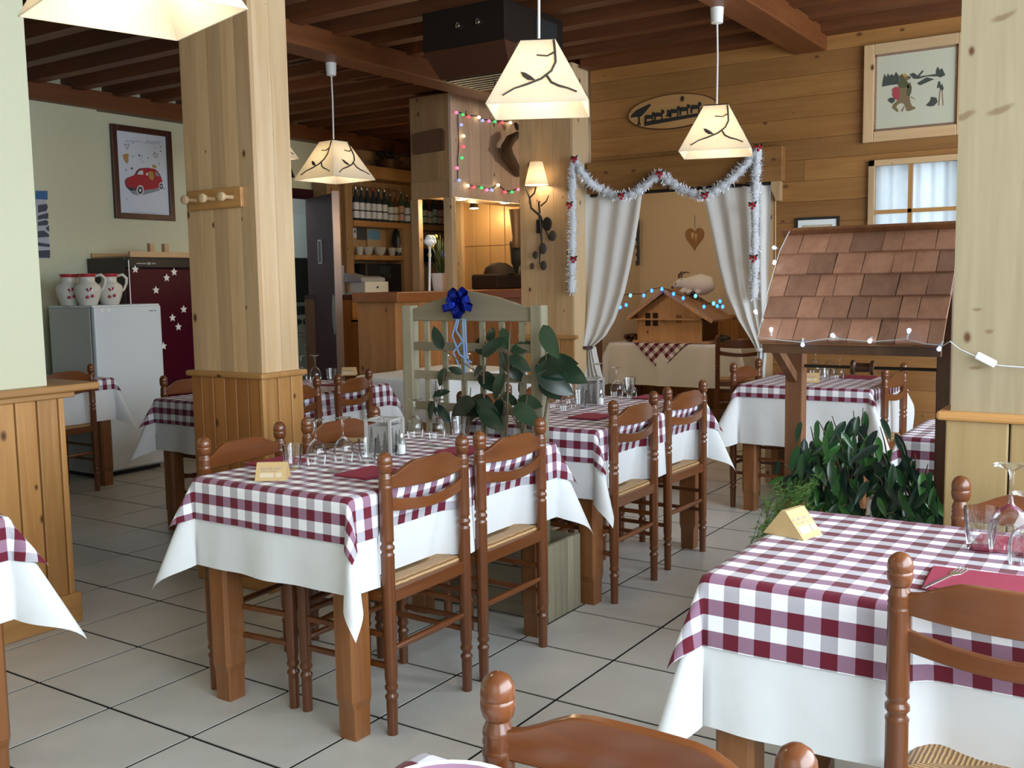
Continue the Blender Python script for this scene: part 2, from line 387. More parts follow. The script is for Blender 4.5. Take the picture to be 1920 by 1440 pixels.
# mantel beam over the opening and its brackets, jamb
ml = PY(1075, 300, YW-.07); mr_ = PY(1467, 272, YW-.07)
trim = struct('trim_1', None, label='thick pine lintel beam over the curtained opening')
obj('lintel', MB().box(-1.60, mr_.x, YW-.07, YW, OZ1-.02, mr_.z), M_wall_x, trim, bev=.006)
bx = PY(1456, 340, YW-.05).x
obj('bracket', MB().prism([(0,0),(.06,0),(.06,-.13),(.035,-.13),(.0,-.05)], (bx-.035, YW-.06, OZ1-.02), (1,0,0), (0,0,1), (0,1,0), .06), M_pine_z, trim)
obj('jamb', MB().box(OX1-.03, OX1+.012, YW-.015, YW+.12, 0, OZ1), M_pine_z, trim)

# ---- window in the wood wall, four panes, curtain behind
window = struct('window_1', None, label='wood framed four pane window with white curtain behind')
fr = MB()
fw = .035
obj('frame_side', MB().box(WX0, WX0+fw, YW-.03, YW+.03, WZ0, WZ1), M_pine_z, window); obj('frame_side', MB().box(WX1-fw, WX1, YW-.03, YW+.03, WZ0, WZ1), M_pine_z, window)
obj('frame_head', MB().box(WX0, WX1, YW-.03, YW+.03, WZ1-fw, WZ1), M_pine_x, window); obj('frame_sill', MB().box(WX0, WX1, YW-.04, YW+.03, WZ0, WZ0+fw), M_pine_x, window)
mx_ = PY(1707, 360, YW).x; mz = PY(1665, 397, YW).z
obj('muntin', MB().box(mx_-.012, mx_+.012, YW-.015, YW+.02, WZ0, WZ1), M_hon_z, window); obj('muntin', MB().box(WX0, WX1, YW-.015, YW+.02, mz-.012, mz+.012), M_hon_x, window)
for a, b_ in ((WX0+fw, mx_-.012), (mx_+.012, WX1-fw)):
    for c, d in ((WZ0+fw, mz-.012), (mz+.012, WZ1-fw)):
        obj('pane', MB().box(a, b_, YW+.0, YW+.004, c, d), M_winglass, window)
M_net = cloth_mat('white_net', (.80,.84,.88), transl=.3)
obj('curtain', MB().grid(lambda u, v: (WX0+(WX1-WX0)*u, YW+.045+.012*math.sin(u*44)+.006*math.sin(u*19+1), WZ0+(WZ1-WZ0)*v), 90, 2), M_net, window, smooth=60)
obj('backing', MB().box(WX0, WX1, YW+.10, YW+.115, WZ0, WZ1), M_white, window)
area('window_light', (WX0+.28, YW+.085, 1.8), (R(90), 0, 0), .5, .6, 2.2, DAY)

# ---- pilaster carrying the wall lamp, between bar and opening
YP = 4.12; PXL, PXR = PY(975, 400, YP).x, PY(1075, 400, YP).x
pil = struct('trim_2', MB().box(PXL+.01, PXR-.01, YP+.02, YW+.1, 0, 3.0), M_pine_z, 'pale pine pilaster carrying the lit wall lamp')
n = 3; wd = (PXR-.0205-PXL)/n
for i in range(n): obj('board', MB().box(PXL+i*wd+.0008, PXL+(i+1)*wd-.0008, YP, YP+.02, 1.0, 3.0), M_pine_z, pil)
obj('edge_board', MB().box(PXR-.02, PXR, YP, YW+.02, 0, 3.0), M_pale_z, pil)
for i in range(4):
    wd = (PXR-PXL)/4
    obj('wainscot_board', MB().box(PXL+i*wd+.002, PXL+(i+1)*wd-.002, YP-.012, YP+.01, 0, 1.0), M_hon_z, pil, bev=.004)
obj('cap_rail', MB().box(PXL-.02, PXR+.03, YP-.035, YP+.01, .985, 1.015), M_hon_x, pil, bev=.006)

# ---- square column on the left: boards above, wainscot boards below a cap rail
def column(name, x0, x1, y0, y1, label, nf, nr, wf, wr, ov=.03, mat=M_pine_z, m1=M_pine_z, m2=M_hon_z):
    c = struct(name, MB().box(x0+.02, x1-.02, y0+.02, y1, 0, 3.0), mat, label)
    for i in range(nf):
        a = x0+(x1-x0)*i/nf; b_ = x0+(x1-x0)*(i+1)/nf
        obj('board', MB().box(a+.0007, b_-.0007, y0, y0+.02, 1.0, 3.0), m1, c)
    for i in range(nr):
        a = y0+.02+(y1-y0-.02)*i/nr; b_ = y0+.02+(y1-y0-.02)*(i+1)/nr
        obj('board', MB().box(x1-.02, x1, a+.0007, b_-.0007, 1.0, 3.0), M_pale_z, c)
    for i in range(wf):
        a = x0-.012+(x1-x0+.012)*i/wf; b_ = x0-.012+(x1-x0+.012)*(i+1)/wf
        obj('wainscot_board', MB().box(a+.002, b_-.002, y0-.014, y0+.02, .09, 1.0), m2, c, bev=.005)
    for i in range(wr):
        a = y0+(y1-y0+.012)*i/wr; b_ = y0+(y1-y0+.012)*(i+1)/wr
        obj('wainscot_board', MB().box(x1-.02, x1+.014, a+.002, b_-.002, .09, 1.0), M_hon_z, c, bev=.005)
    obj('corner_trim', MB().box(x1-.003, x1+.02, y0-.02, y0+.003, .09, 1.0), M_hon_z, c, bev=.004)
    obj('baseboard', MB().box(x0-.02, x1+.024, y0-.024, y1+.02, 0, .095), M_hon_x, c, bev=.006)
    obj('cap_rail', MB().box(x0-.035, x1+ov, y0-ov, y1+.03, .995, 1.022), M_hon_x, c, bev=.009)
    return c
column('wall_column_left', -1.80, -1.335, .775, 1.005, 'left square pine column with coat hooks and orange wainscot', 5, 2, 6, 3, m2=M_honL)
# spike knots: dark streaks lying across the grain of the right column's boards
def streaks(m, lst):
    nt = m.node_tree; L = nt.links.new; b = nt.nodes['Principled BSDF']; src = b.inputs['Base Color'].links[0].from_socket
    ge = nt.nodes.new('ShaderNodeNewGeometry'); no = N(nt, 'ShaderNodeTexNoise', Scale=14.0, Detail=4.0); L(ge.outputs['Position'], no.inputs['Vector'])
    sp = N(nt, 'ShaderNodeSeparateXYZ'); L(ge.outputs['Position'], sp.inputs[0])
    for cx, cz, rx, rz_, tilt in lst:
        dx = N(nt, 'ShaderNodeMath', _operation='SUBTRACT'); L(sp.outputs[0], dx.inputs[0]); dx.inputs[1].default_value = cx
        dz = N(nt, 'ShaderNodeMath', _operation='SUBTRACT'); L(sp.outputs[2], dz.inputs[0]); dz.inputs[1].default_value = cz
        tl = N(nt, 'ShaderNodeMath', _operation='MULTIPLY_ADD'); L(dx.outputs[0], tl.inputs[0]); tl.inputs[1].default_value = -tilt; L(dz.outputs[0], tl.inputs[2])
        nz = N(nt, 'ShaderNodeMath', _operation='MULTIPLY_ADD'); L(no.outputs[0], nz.inputs[0]); nz.inputs[1].default_value = .03; nz.inputs[2].default_value = -.015
        ad = N(nt, 'ShaderNodeMath', _operation='ADD'); L(tl.outputs[0], ad.inputs[0]); L(nz.outputs[0], ad.inputs[1])
        cb = nt.nodes.new('ShaderNodeCombineXYZ'); ux = N(nt, 'ShaderNodeMath', _operation='DIVIDE'); L(dx.outputs[0], ux.inputs[0]); ux.inputs[1].default_value = rx
        uz = N(nt, 'ShaderNodeMath', _operation='DIVIDE'); L(ad.outputs[0], uz.inputs[0]); uz.inputs[1].default_value = rz_
        L(ux.outputs[0], cb.inputs[0]); L(uz.outputs[0], cb.inputs[1]); ln = N(nt, 'ShaderNodeVectorMath', _operation='LENGTH'); L(cb.outputs[0], ln.inputs[0])
        mr = N(nt, 'ShaderNodeMapRange'); mr.inputs['From Min'].default_value = .55; mr.inputs['From Max'].default_value = 1.1; mr.inputs['To Min'].default_value = .62; mr.inputs['To Max'].default_value = 0; L(ln.outputs['Value'], mr.inputs['Value'])
        mx = N(nt, 'ShaderNodeMix', _data_type='RGBA'); L(mr.outputs[0], mx.inputs[0]); L(src, mx.inputs[6]); mx.inputs[7].default_value = (.15,.075,.028,1); src = mx.outputs[2]
    L(src, b.inputs['Base Color'])
_s = []
for (a, b_, w_, h_, t_) in ((1808,217,24,9,.15),(1875,205,28,9,.2),(1882,30,26,8,.25),(1832,580,10,5,0),(1855,620,9,5,0),(1830,690,16,5,.1)):
    p = PY(a, b_, .725); q = PY(a+w_, b_, .725); _s.append((p.x, p.z, (q.x-p.x), h_*.0013, t_))
streaks(M_pineR, _s)
column('wall_column_right', 1.59, 2.6, .725, 1.0, 'right square pine column with the white cable switch', 5, 1, 6, 2, mat=M_pineR, m1=M_pineR, m2=M_honR)
# ---- plaster stub wall on the far left with wainscot and deep cap
stub = struct('wall_stub', MB().box(-2.02, -1.775, FY0, .0, 0, 3.0), M_plaster, 'pale yellow wall end on the far left with wainscot')
yb = .03
while yb > -2.2:
    obj('wainscot_board', MB().box(-1.785, -1.752, yb-.091, yb-.003, .1, .99), M_hon_z, stub, bev=.005); yb -= .094
obj('corner_trim', MB().box(-2.03, -1.748, .03, .056, .0, .99), M_hon_z, stub, bev=.005)
obj('baseboard', MB().box(-2.04, -1.735, -2.2, .075, 0, .13), M_hon_y, stub, bev=.006)
obj('cap_rail', MB().box(-2.05, -1.715, -2.2, .205, .99, 1.021), M_hon_y, stub, bev=.008)
obj('cap_mould', MB().box(-2.0, -1.735, -2.2, .10, .965, .99), M_hon_y, stub, bev=.006)

# ---- alcove beyond the opening: side walls
struct('wall_alcove_left', MB().box(-3.1, -3.0, 6.2, 8.0, 0, 3.2), M_plaster_warm)
struct('wall_alcove_right', MB().box(.6, .7, YW+.12, 8.0, 0, 3.2), M_plaster_warm)
wa = struct('trim_3', MB().box(-3.0, .6, 7.97, 8.0, 0, 1.02), M_hon_z, 'orange wainscot boards along the alcove wall')
xx = -3.0
while xx < -.9:
    obj('board', MB().box(xx+.002, xx+.098, 7.95, 7.975, 0, 1.0), M_hon_z, wa, bev=.004); xx += .1
obj('cap_rail', MB().box(-3.0, .6, 7.93, 8.0, 1.0, 1.03), M_hon_x, wa)
point('alcove_lamp', (-1.2, 6.2, 2.7), 34, (1.0, .84, .62), .1)
# ================================================================ TABLES AND CLOTHS
ZT = .772
def table(x0, x1, y0, y1, label, zt=ZT, group=None):
    t = thing('dining_table', label, 'table', ((x0+x1)/2, (y0+y1)/2, 0), 0, group)
    cx, cy = (x0+x1)/2, (y0+y1)/2
    obj('tabletop', MB().box(x0-cx, x1-cx, y0-cy, y1-cy, zt-.03, zt), M_table, t, bev=.004)
    obj('apron', MB().box(x0-cx+.05, x1-cx-.05, y0-cy+.05, y1-cy-.05, zt-.11, zt-.03), M_table, t)
    for sx in (0, 1):
        for sy in (0, 1):
            lx = (x0-cx+.055) if sx == 0 else (x1-cx-.055); ly = (y0-cy+.055) if sy == 0 else (y1-cy-.055)
            m = MB(); a = math.pi/4
            def sq(h, z, ch):
                pts = [(-h+ch,-h),(h-ch,-h),(h,-h+ch),(h,h-ch),(h-ch,h),(-h+ch,h),(-h,h-ch),(-h,-h+ch)]
                return [(lx+p, ly+q, z) for p, q in pts]
            rings = [sq(.035, 0, .003), sq(.036, .10, .003), sq(.044, .128, .012), sq(.044, .60, .012), sq(.044, zt-.03, .004)]
            m.add([p for r_ in rings for p in r_], [(i*8+j, i*8+(j+1)%8, (i+1)*8+(j+1)%8, (i+1)*8+j) for i in range(4) for j in range(8)]+[tuple(reversed(range(8)))])
            obj('leg', m, M_table, t)
    return t
def drape(x0, x1, y0, y1, z, oh, Rr, seed, amp=.10, flare=.42, n1=12, n2=40, uvo=(0, 0), ohs=None, push=()):
    ohs = ohs or (oh, oh, oh, oh)            # x-, x+, y-, y+
    rnd = random.Random(seed); ph = [rnd.uniform(0, 6.28) for _ in range(8)]
    def axis(a, b_, lo, hi, n):
        return [a-lo*(1-i/n1) for i in range(n1)]+[a+(b_-a)*i/n for i in range(n)]+[b_+hi*i/n1 for i in range(n1+1)]
    us = axis(x0, x1, ohs[0], ohs[1], max(8, int((x1-x0)/.02))); vs = axis(y0, y1, ohs[2], ohs[3], max(8, int((y1-y0)/.02)))
    def fold(d):
        if d < Rr*math.pi/2: return Rr*math.sin(d/Rr), Rr*(1-math.cos(d/Rr))
        return Rr, Rr+d-Rr*math.pi/2
    P = []; UV = []
    for u in us:
        for v in vs:
            a = max(x0-u, 0, u-x1); b_ = max(y0-v, 0, v-y1); sx = -1 if u < x0 else 1; sy = -1 if v < y0 else 1
            cx = min(max(u, x0), x1); cy = min(max(v, y0), y1)
            if a <= 0 and b_ <= 0:
                p = (u, v, z+.0012*math.sin(u*23+ph[6])*math.sin(v*17+ph[7]))
            elif a > 0 and b_ > 0:
                r_ = math.hypot(a, b_); th = math.atan2(b_, a); o_, d = fold(r_)
                k = math.sin(2*th); fl = flare*k*k
                hx = o_ + max(0, d-Rr)*math.sin(fl); d2 = Rr+max(0, d-Rr)*math.cos(fl) if d > Rr else d
                # the ear folds towards one side
                tw = th+.25*math.sin(2*th)*math.sin(ph[4])
                p = (cx+sx*hx*math.cos(tw), cy+sy*hx*math.sin(tw), z-d2)
            else:
                d0 = a+b_; o_, d = fold(d0)
                if a > 0: s_ = v; L0, L1 = y0, y1
                else: s_ = u; L0, L1 = x0, x1
                e = min(s_-L0, L1-s_); tap = max(0, min(1, e/.16)); tap = tap*tap*(3-2*tap)
                wv = (.55*math.sin(s_*13+ph[0]+(1 if a > 0 else 2)*sx)+.35*math.sin(s_*27+ph[1]+sy)+.3*math.sin(s_*6+ph[2]))
                out = o_+max(0, d-Rr)*amp*tap*(wv+.5)*.5 + max(0, d-Rr)*.03
                for sd, q0, q1, am in push:     # a chair seat presses the hanging cloth inwards
                    if sd == ('x+' if a > 0 and sx > 0 else 'y-' if b_ > 0 and sy < 0 else ''):
                        k_ = max(0, min(1, (s_-q0)/.06))*max(0, min(1, (q1-s_)/.06)); out = out*(1-.8*k_*min(1, d/.1))-am*k_*d
                p = (cx+sx*out, cy, z-d) if a > 0 else (cx, cy+sy*out, z-d)
            P.append(p); UV.append((u-uvo[0], v-uvo[1]))
    m = MB(); nv = len(vs); m.v = P
    m.f = [(i*nv+j, (i+1)*nv+j, (i+1)*nv+j+1, i*nv+j+1) for i in range(len(us)-1) for j in range(nv-1)]; m.mi = [0]*len(m.f); m.uv = UV
    return m
def cloths(x0, x1, y0, y1, key, seed, white=.30, check=.145, wl=None, cl=None, zt=ZT, amp=.10, flare=.42, ohs_c=None, ohs_w=None, uvo=None, push=()):
    if wl:
        o = obj('white_tablecloth', drape(x0, x1, y0, y1, zt+.002, white, .012, seed, amp, flare, ohs=ohs_w, push=push), M_white_cloth, smooth=180)
        tag(o, wl, 'tablecloth', 'white undercloths on the tables')
    if cl:
        o = obj('checked_tablecloth', drape(x0, x1, y0, y1, zt+.007, check, .018, seed, amp*.8, flare*1.25, ohs=ohs_c, uvo=uvo or (x0+.01, y0+.01), push=[(p_[0], p_[1], p_[2], p_[3]*.9) for p_ in push]), M_check, smooth=180)
        tag(o, cl, 'tablecloth', 'burgundy checked tablecloths')
TT = ZT+.0085   # top of the checked cloth
# (x0,x1,y0,y1)
T1 = (-.61, .075, -.195, .985); T2 = (-.62, .07, 1.345, 2.53); T3 = (-2.80, -2.12, 1.30, 2.55); T4 = (-2.72, -1.99, 2.92, 3.98)
TB = (-.07, .69, 3.42, 4.17); TR = (1.305, 2.52, -.395, .305); TN = (1.300, 2.05, -2.10, -1.376); TL = (-1.32, -.625, -2.05, -.86)
TS = (-4.95, -4.27, .93, 2.03); TF = (1.23, 1.90, 1.75, 2.32)
table(*T1, 'square legged wooden table in the centre foreground under white and checked cloths')
cloths(*T1, 'c', 11, .30, .150, 'white cotton undercloth hanging long on the centre foreground table', 'burgundy checked cloth on the centre foreground table', flare=.40, push=(('x+', -.09, .35, .22), ('x+', .41, .85, .22)))
table(*T2, 'wooden table right behind the planter trellis, second in the centre row')
cloths(*T2, 'c2', 23, .30, .150, 'white undercloth on the second centre table behind the trellis planter', 'burgundy checked cloth on the second centre table behind the trellis planter', push=(('x+', 1.42, 1.86, .22), ('x+', 2.01, 2.45, .22)))
table(*T3, 'wooden table half hidden behind the left pine column')
cloths(*T3, 'c3', 31, .30, .150, 'white undercloth on the table behind the left pine column', 'burgundy checked cloth on the table behind the left pine column')
table(*T4, 'wooden table with only a white cloth, seen through the trellis near the bar')
cloths(*T4, 'c4', 37, .30, 0, 'plain white tablecloth seen through the trellis near the bar', None)
table(*TB, 'small wooden table against the pine plank wall behind the shingled well')
cloths(*TB, 'c5', 41, .36, .085, 'white undercloth on the table at the pine plank wall', 'burgundy checked cloth on the table at the pine plank wall', flare=.5, ohs_w=(.36,.36,.36,.12), ohs_c=(.085,.085,.085,.08))
table(*TR, 'wooden table in the right foreground set with glasses')
cloths(*TR, 'c6', 57, .335, .165, 'white undercloth on the right foreground table', 'burgundy checked cloth on the right foreground table', amp=.08, flare=.30, push=(('y-', 1.70, 2.14, .25),))
table(*TN, 'wooden table at the bottom edge, mostly below the frame')
cloths(*TN, 'c7', 61, .30, .150, 'white undercloth on the table at the bottom edge', 'burgundy checked cloth on the table at the bottom edge')
table(*TL, 'wooden table cut by the left edge of the photo')
cloths(*TL, 'c8', 67, .30, .135, 'white undercloth on the table at the left edge', 'burgundy checked cloth on the table at the left edge', flare=.5)
table(*TS, 'wooden table in shadow in front of the white fridge')
cloths(*TS, 'c9', 71, .30, .09, 'white undercloth on the shadowed table by the white fridge', 'burgundy checked cloth on the shadowed table by the white fridge')
table(*TF, 'wooden table hidden behind the ficus and the right column')
cloths(*TF, 'c10', 77, .30, .15, 'white undercloth on the table behind the ficus', 'burgundy checked cloth on the table behind the ficus')

# ================================================================ CHAIRS
def post_prof(h):
    return [(.0165,0),(.018,.10),(.0175,.115),(.021,.12),(.021,.128),(.015,.134),(.015,.142),(.021,.150),(.0215,.158),(.017,.166),(.019,.174),(.0205,.19),(.0215,.40),(.0215,.575),
            (.0225,.58),(.018,.586),(.018,.592),(.023,.598),(.023,.606),(.018,.612),(.018,.618),(.0225,.624),(.0215,.63),(.0215,.785),(.0228,.79),(.0218,.796),(.0200,.801),(.0222,.807),(.0200,.812),(.0218,.818),(.0205,.824),(.0175,.831),(.0160,.838)]
def knob_prof():
    return [(.0160,.836),(.0205,.841),(.0236,.852),(.0240,.861),(.0232,.8645),(.0222,.866),(.0232,.8675),(.0240,.872),(.0226,.884),(.0175,.894),(.009,.900),(.001,.902)]
def rush_mat():
    m, nt, b = _new('rush_weave'); L = nt.links.new
    tc = nt.nodes.new('ShaderNodeTexCoord'); sp = N(nt, 'ShaderNodeSeparateXYZ'); L(tc.outputs['UV'], sp.inputs[0])
    ml = N(nt, 'ShaderNodeMath', _operation='MULTIPLY'); L(sp.outputs[0], ml.inputs[0]); ml.inputs[1].default_value = 2*math.pi/.0085
    no = N(nt, 'ShaderNodeTexNoise', Scale=40.0, Detail=2.0); L(tc.outputs['Object'], no.inputs['Vector'])
    ad = N(nt, 'ShaderNodeMath', _operation='MULTIPLY_ADD'); L(no.outputs[0], ad.inputs[0]); ad.inputs[1].default_value = 2.5; L(ml.outputs[0], ad.inputs[2])
    sn = N(nt, 'ShaderNodeMath', _operation='SINE'); L(ad.outputs[0], sn.inputs[0])
    rp = nt.nodes.new('ShaderNodeValToRGB'); rp.color_ramp.elements[0].position = .1; rp.color_ramp.elements[0].color = (.26,.13,.05,1); rp.color_ramp.elements[1].color = (.62,.40,.19,1)
    mr = N(nt, 'ShaderNodeMapRange'); mr.inputs['From Min'].default_value = -1; L(sn.outputs[0], mr.inputs['Value']); L(mr.outputs[0], rp.inputs[0])
    L(rp.outputs[0], b.inputs['Base Color']); b.inputs['Roughness'].default_value = .55
    bp = N(nt, 'ShaderNodeBump', Strength=.8, Distance=.004); L(mr.outputs[0], bp.inputs['Height']); L(bp.outputs[0], b.inputs['Normal'])
    return m
M_rush = rush_mat()
def make_chair(label, group):
    t = thing('dining_chair', label, 'chair', group=group)
    W = .2; D = .36
    post = mesh_of('post', MB().lathe(post_prof(.9), 14), M_chair, 50); knob = mesh_of('knob', MB().lathe(knob_prof(), 16), M_chair, 50)
    for s in (-1, 1):
        p = obj('back_post', post, None, t, loc=(s*W, 0, 0)); obj('knob', knob, None, p)
    legp = [(r_, z) for r_, z in post_prof(.9) if z <= .40]+[(.0215,.44),(.02,.455)]
    leg = mesh_of('leg', MB().lathe(legp, 12), M_chair, 50)
    for s in (-1, 1): obj('leg', leg, None, t, loc=(s*(W+.012), D, 0))
    def rail(zb, zt_, th, bow):
        m = MB(); n = 16; vs = []
        for i in range(n+1):
            u = i/n; x = (u-.5)*2*(W-.012); y = -bow*(1-(2*u-1)**2)
            for yy in (y-th/2, y+th/2):
                for zz in (zb(u), zt_(u)): vs.append((x, yy, zz))
        fs = []
        for i in range(n):
            a = i*4; b_ = a+4
            fs += [(a,b_,b_+1,a+1),(a+2,a+3,b_+3,b_+2),(a+1,b_+1,b_+3,a+3),(a,a+2,b_+2,b_)]
        fs += [(0,1,3,2),(n*4,n*4+2,n*4+3,n*4+1)]
        return m.add(vs, fs)
    def ss(x): x = max(0, min(1, x)); return x*x*(3-2*x)
    obj('top_rail', rail(lambda u: .786-.008*math.sin(math.pi*u), lambda u: .826+.036*ss(min(u, 1-u)/.30), .018, .022), M_chair_x, t, smooth=35, bev=.003)
    obj('lower_rail', rail(lambda u: .716-.016*math.sin(math.pi*u), lambda u: .757-.022*math.sin(math.pi*u), .018, .020), M_chair_x, t, smooth=35, bev=.003)
    fm = MB(); fm.box(-W+.01, W-.01, -.012, .012, .425, .468).box(-W, W, D-.012, D+.012, .425, .46)
    for s in (-1, 1): fm.bar((s*W, .01, .445), (s*(W+.012), D-.01, .445), .022, .035)
    obj('seat_frame', fm, M_chair_x, t, bev=.003)
    sm = MB(); uvs = []; cy = D/2+.005; hx, hy = W+.012, D/2+.012; n = 8; zc = .474
    cor = [(-hx, cy-hy), (hx, cy-hy), (hx, cy+hy), (-hx, cy+hy)]
    for q in range(4):
        a, b_ = cor[q], cor[(q+1) % 4]; base = len(sm.v)
        for i in range(n+1):
            for j in range(n+1):
                x = a[0]+(b_[0]-a[0])*j/n; y = a[1]+(b_[1]-a[1])*j/n; k = i/n
                px, py = x*(1-k), cy+(y-cy)*(1-k)
                z = zc+.012*math.sin(math.pi*min(1, k*1.6+.1)) - (.03 if i == 0 else 0) - .010*k
                sm.v.append((px, py, z)); uvs.append((k*(hy if q % 2 == 0 else hx), 0))
        for i in range(n):
            for j in range(n): sm.f.append((base+i*(n+1)+j, base+i*(n+1)+j+1, base+(i+1)*(n+1)+j+1, base+(i+1)*(n+1)+j)); sm.mi.append(0)
    sm.uv = uvs
    o = obj('rush_seat', sm, M_rush, t, smooth=60)
    st = mesh_of('stretcher', MB().tube([(-W, 0, 0), (-W*.4, 0, 0), (W*.4, 0, 0), (W, 0, 0)], [.009,.0125,.0125,.009], 8), M_chair_x, 60)
    obj('stretcher', st, None, t, loc=(0, 0, .275)); obj('stretcher', st, None, t, loc=(0, D, .25)); obj('stretcher', st, None, t, loc=(0, D, .34))
    for s in (-1, 1):
        for z in (.22, .32):
            obj('stretcher', MB().bar((s*W, .01, z), (s*(W+.012), D-.01, z), .018, .018), M_chair_x, t, bev=.004)
    return t
G_CH = 'rush seated ladder back chairs'
spots = [
 (.115, .13, 90, 'brown ladder back chair tucked at the near right corner of the centre table'),
 (.118, .628, 90, 'brown ladder back chair at the centre table, nearer the trellis, seen from behind'),
 (-.685, .08, -83, 'brown ladder back chair at the left side of the centre table by the menu tent'),
 (-.71, .625, -90, 'brown ladder back chair at the left side of the centre table behind the wine glasses'),
 (.11, 1.64, 90, 'brown ladder back chair at the second centre table, the nearer one'),
 (.10, 2.23, 88, 'brown ladder back chair at the second centre table, the farther one'),
 (-.72, 1.66, -90, 'chair on the far side of the second centre table behind the trellis'),
 (-.72, 2.2, -90, 'chair on the far side of the second centre table next to the wall end'),
 (-1.985, 2.09, 105, 'slightly turned chair at the table behind the left column, right one of two'),
 (-1.955, 1.56, 93, 'chair at the table behind the left column, partly cut by the column'),
 (-2.86, 1.60, -90, 'chair left of the column in front of the dark red fridge'),
 (-.13, 3.69, -92, 'dark chair on the left of the table at the pine plank wall'),
 (.775, 3.66, 88, 'pale lit chair on the right of the table at the pine plank wall'),
 (1.918, -.47, 0, 'large ladder back chair at the right foreground table, its back to the camera'),
 (1.885, .355, 180, 'chair on the far side of the right foreground table against the wainscot'),
 (1.600, -1.338, 180, 'chair back with big round knob in the bottom foreground'),
 (-4.18, 1.61, 92, 'dark chair in shadow in front of the white fridge'),
 (-1.22, 6.45, 20, 'very dark chair in the alcove beside the right curtain'),
]
for i, (x, y, a, lab) in enumerate(spots):
    if i == 0:
        chair = make_chair(lab, G_CH); chair.location = (x, y, 0); chair.rotation_euler = (0, 0, R(a))
    else: dup(chair, (x, y, 0), R(a), lab)

# ================================================================ WHAT STANDS ON THE TABLES
def wine_mesh(h=.165):   # stands upside down: rim on the cloth, foot in the air
    pr = [(.031,0),(.0345,.02),(.0365,.04),(.034,.062),(.024,.082),(.010,.092),(.0045,.098),(.0035,.115),(.0035,.145),(.006,.155),(.020,.160),(.031,.1625),(.031,.1645),(.004,.1645)]
    k = h/.1645
    return mesh_of('wine_glass_bowl', MB().lathe([(r_, z*k) for r_, z in pr], 24, caps=False), M_glass, 50)
def tumbler_mesh():
    pr = [(.0,.0005),(.024,.0005),(.026,.004),(.030,.035),(.0345,.088),(.0332,.088),(.029,.040),(.025,.017),(.0,.014)]
    return mesh_of('tumbler_body', MB().lathe(pr, 24, caps=False), M_glass, 40)
WG = wine_mesh(); TG = tumbler_mesh()
def mesh_thing(name, me, label, cat, loc, rz=0, group=None, sc_=None):
    o = obj(name, me, None, loc=loc, rot=(0, 0, rz)); tag(o, label, cat, group)
    if sc_: o.scale = (sc_,)*3
    return o
def wine(px, py, label, z=TT, s=1.0): 
    p = PZ(px, py, z); return mesh_thing('wine_glass', WG, label, 'wine glass', (p.x, p.y, z), 0, 'upturned wine glasses', s)
def tumbler(px, py, label, z=TT, s=1.0):
    p = PZ(px, py, z); return mesh_thing('tumbler', TG, label, 'tumbler', (p.x, p.y, z), 0, 'water tumblers', s)
# centre table
wine(594, 873, 'upturned wine glass on the centre table, left of the pair beside the front tumbler')
wine(645, 868, 'upturned wine glass on the centre table, right of the pair beside the front tumbler')
wine(779, 822, 'upturned wine glass on the centre table behind the salt shaker')
wine(820, 824, 'upturned wine glass on the centre table left of the rear tumbler')
tumbler(549, 880, 'thick bottomed tumbler nearest the menu tent on the centre table')
tumbler(690, 868, 'tumbler in front of the grey lantern on the centre table')
tumbler(862, 822, 'tumbler at the far end of the centre table by the trellis')
# second centre table
wine(1042, 766, 'upturned wine glass on the second table beside the trellis post', s=.8)
wine(1062, 770, 'upturned wine glass on the second table left of the clear tumbler', s=.85)
wine(1157, 745, 'upturned wine glass on the second table right of the lantern')
wine(1185, 748, 'small upturned wine glass at the far right of the second table', s=.75)
tumbler(1088, 765, 'tumbler left of the lantern on the second table')
tumbler(1180, 738, 'tumbler at the far end of the second table')
wine(1120, 735, 'upturned wine glass behind the lantern on the second table')
tumbler(1075, 738, 'tumbler at the back of the second table beside the leaves')
# table behind the column
wine(566, 717, 'upturned wine glass next to the column cap, left one', s=1.1)
wine(592, 717, 'upturned wine glass next to the column, right one', s=1.1)
tumbler(622, 716, 'tumbler on the table behind the left column')
# right foreground table
wine(1892, 1046, 'tall upturned wine glass in the right foreground', s=1.28)
wine(1922, 1066, 'upturned wine glass cut by the right edge of the photo', s=1.0)
tumbler(1838, 1030, 'thick tumbler in the right foreground', s=1.12)
# back table
wine(1529, 704, 'upturned wine glass on the wall table, left of two'); wine(1555, 703, 'upturned wine glass on the wall table beside the white candle holder')
wine(1574, 710, 'third upturned wine glass on the wall table in front of the candle holder', s=.8)
tumbler(1549, 712, 'tumbler on the wall table in front of the wine glasses', s=.8)
# white table behind the trellis
for (a, b_, l) in ((845, 712, 'upturned wine glass on the white table behind the trellis, left one'), (880, 708, 'upturned wine glass on the white table behind the trellis, right one')):
    wine(a, b_, l, ZT+.004)
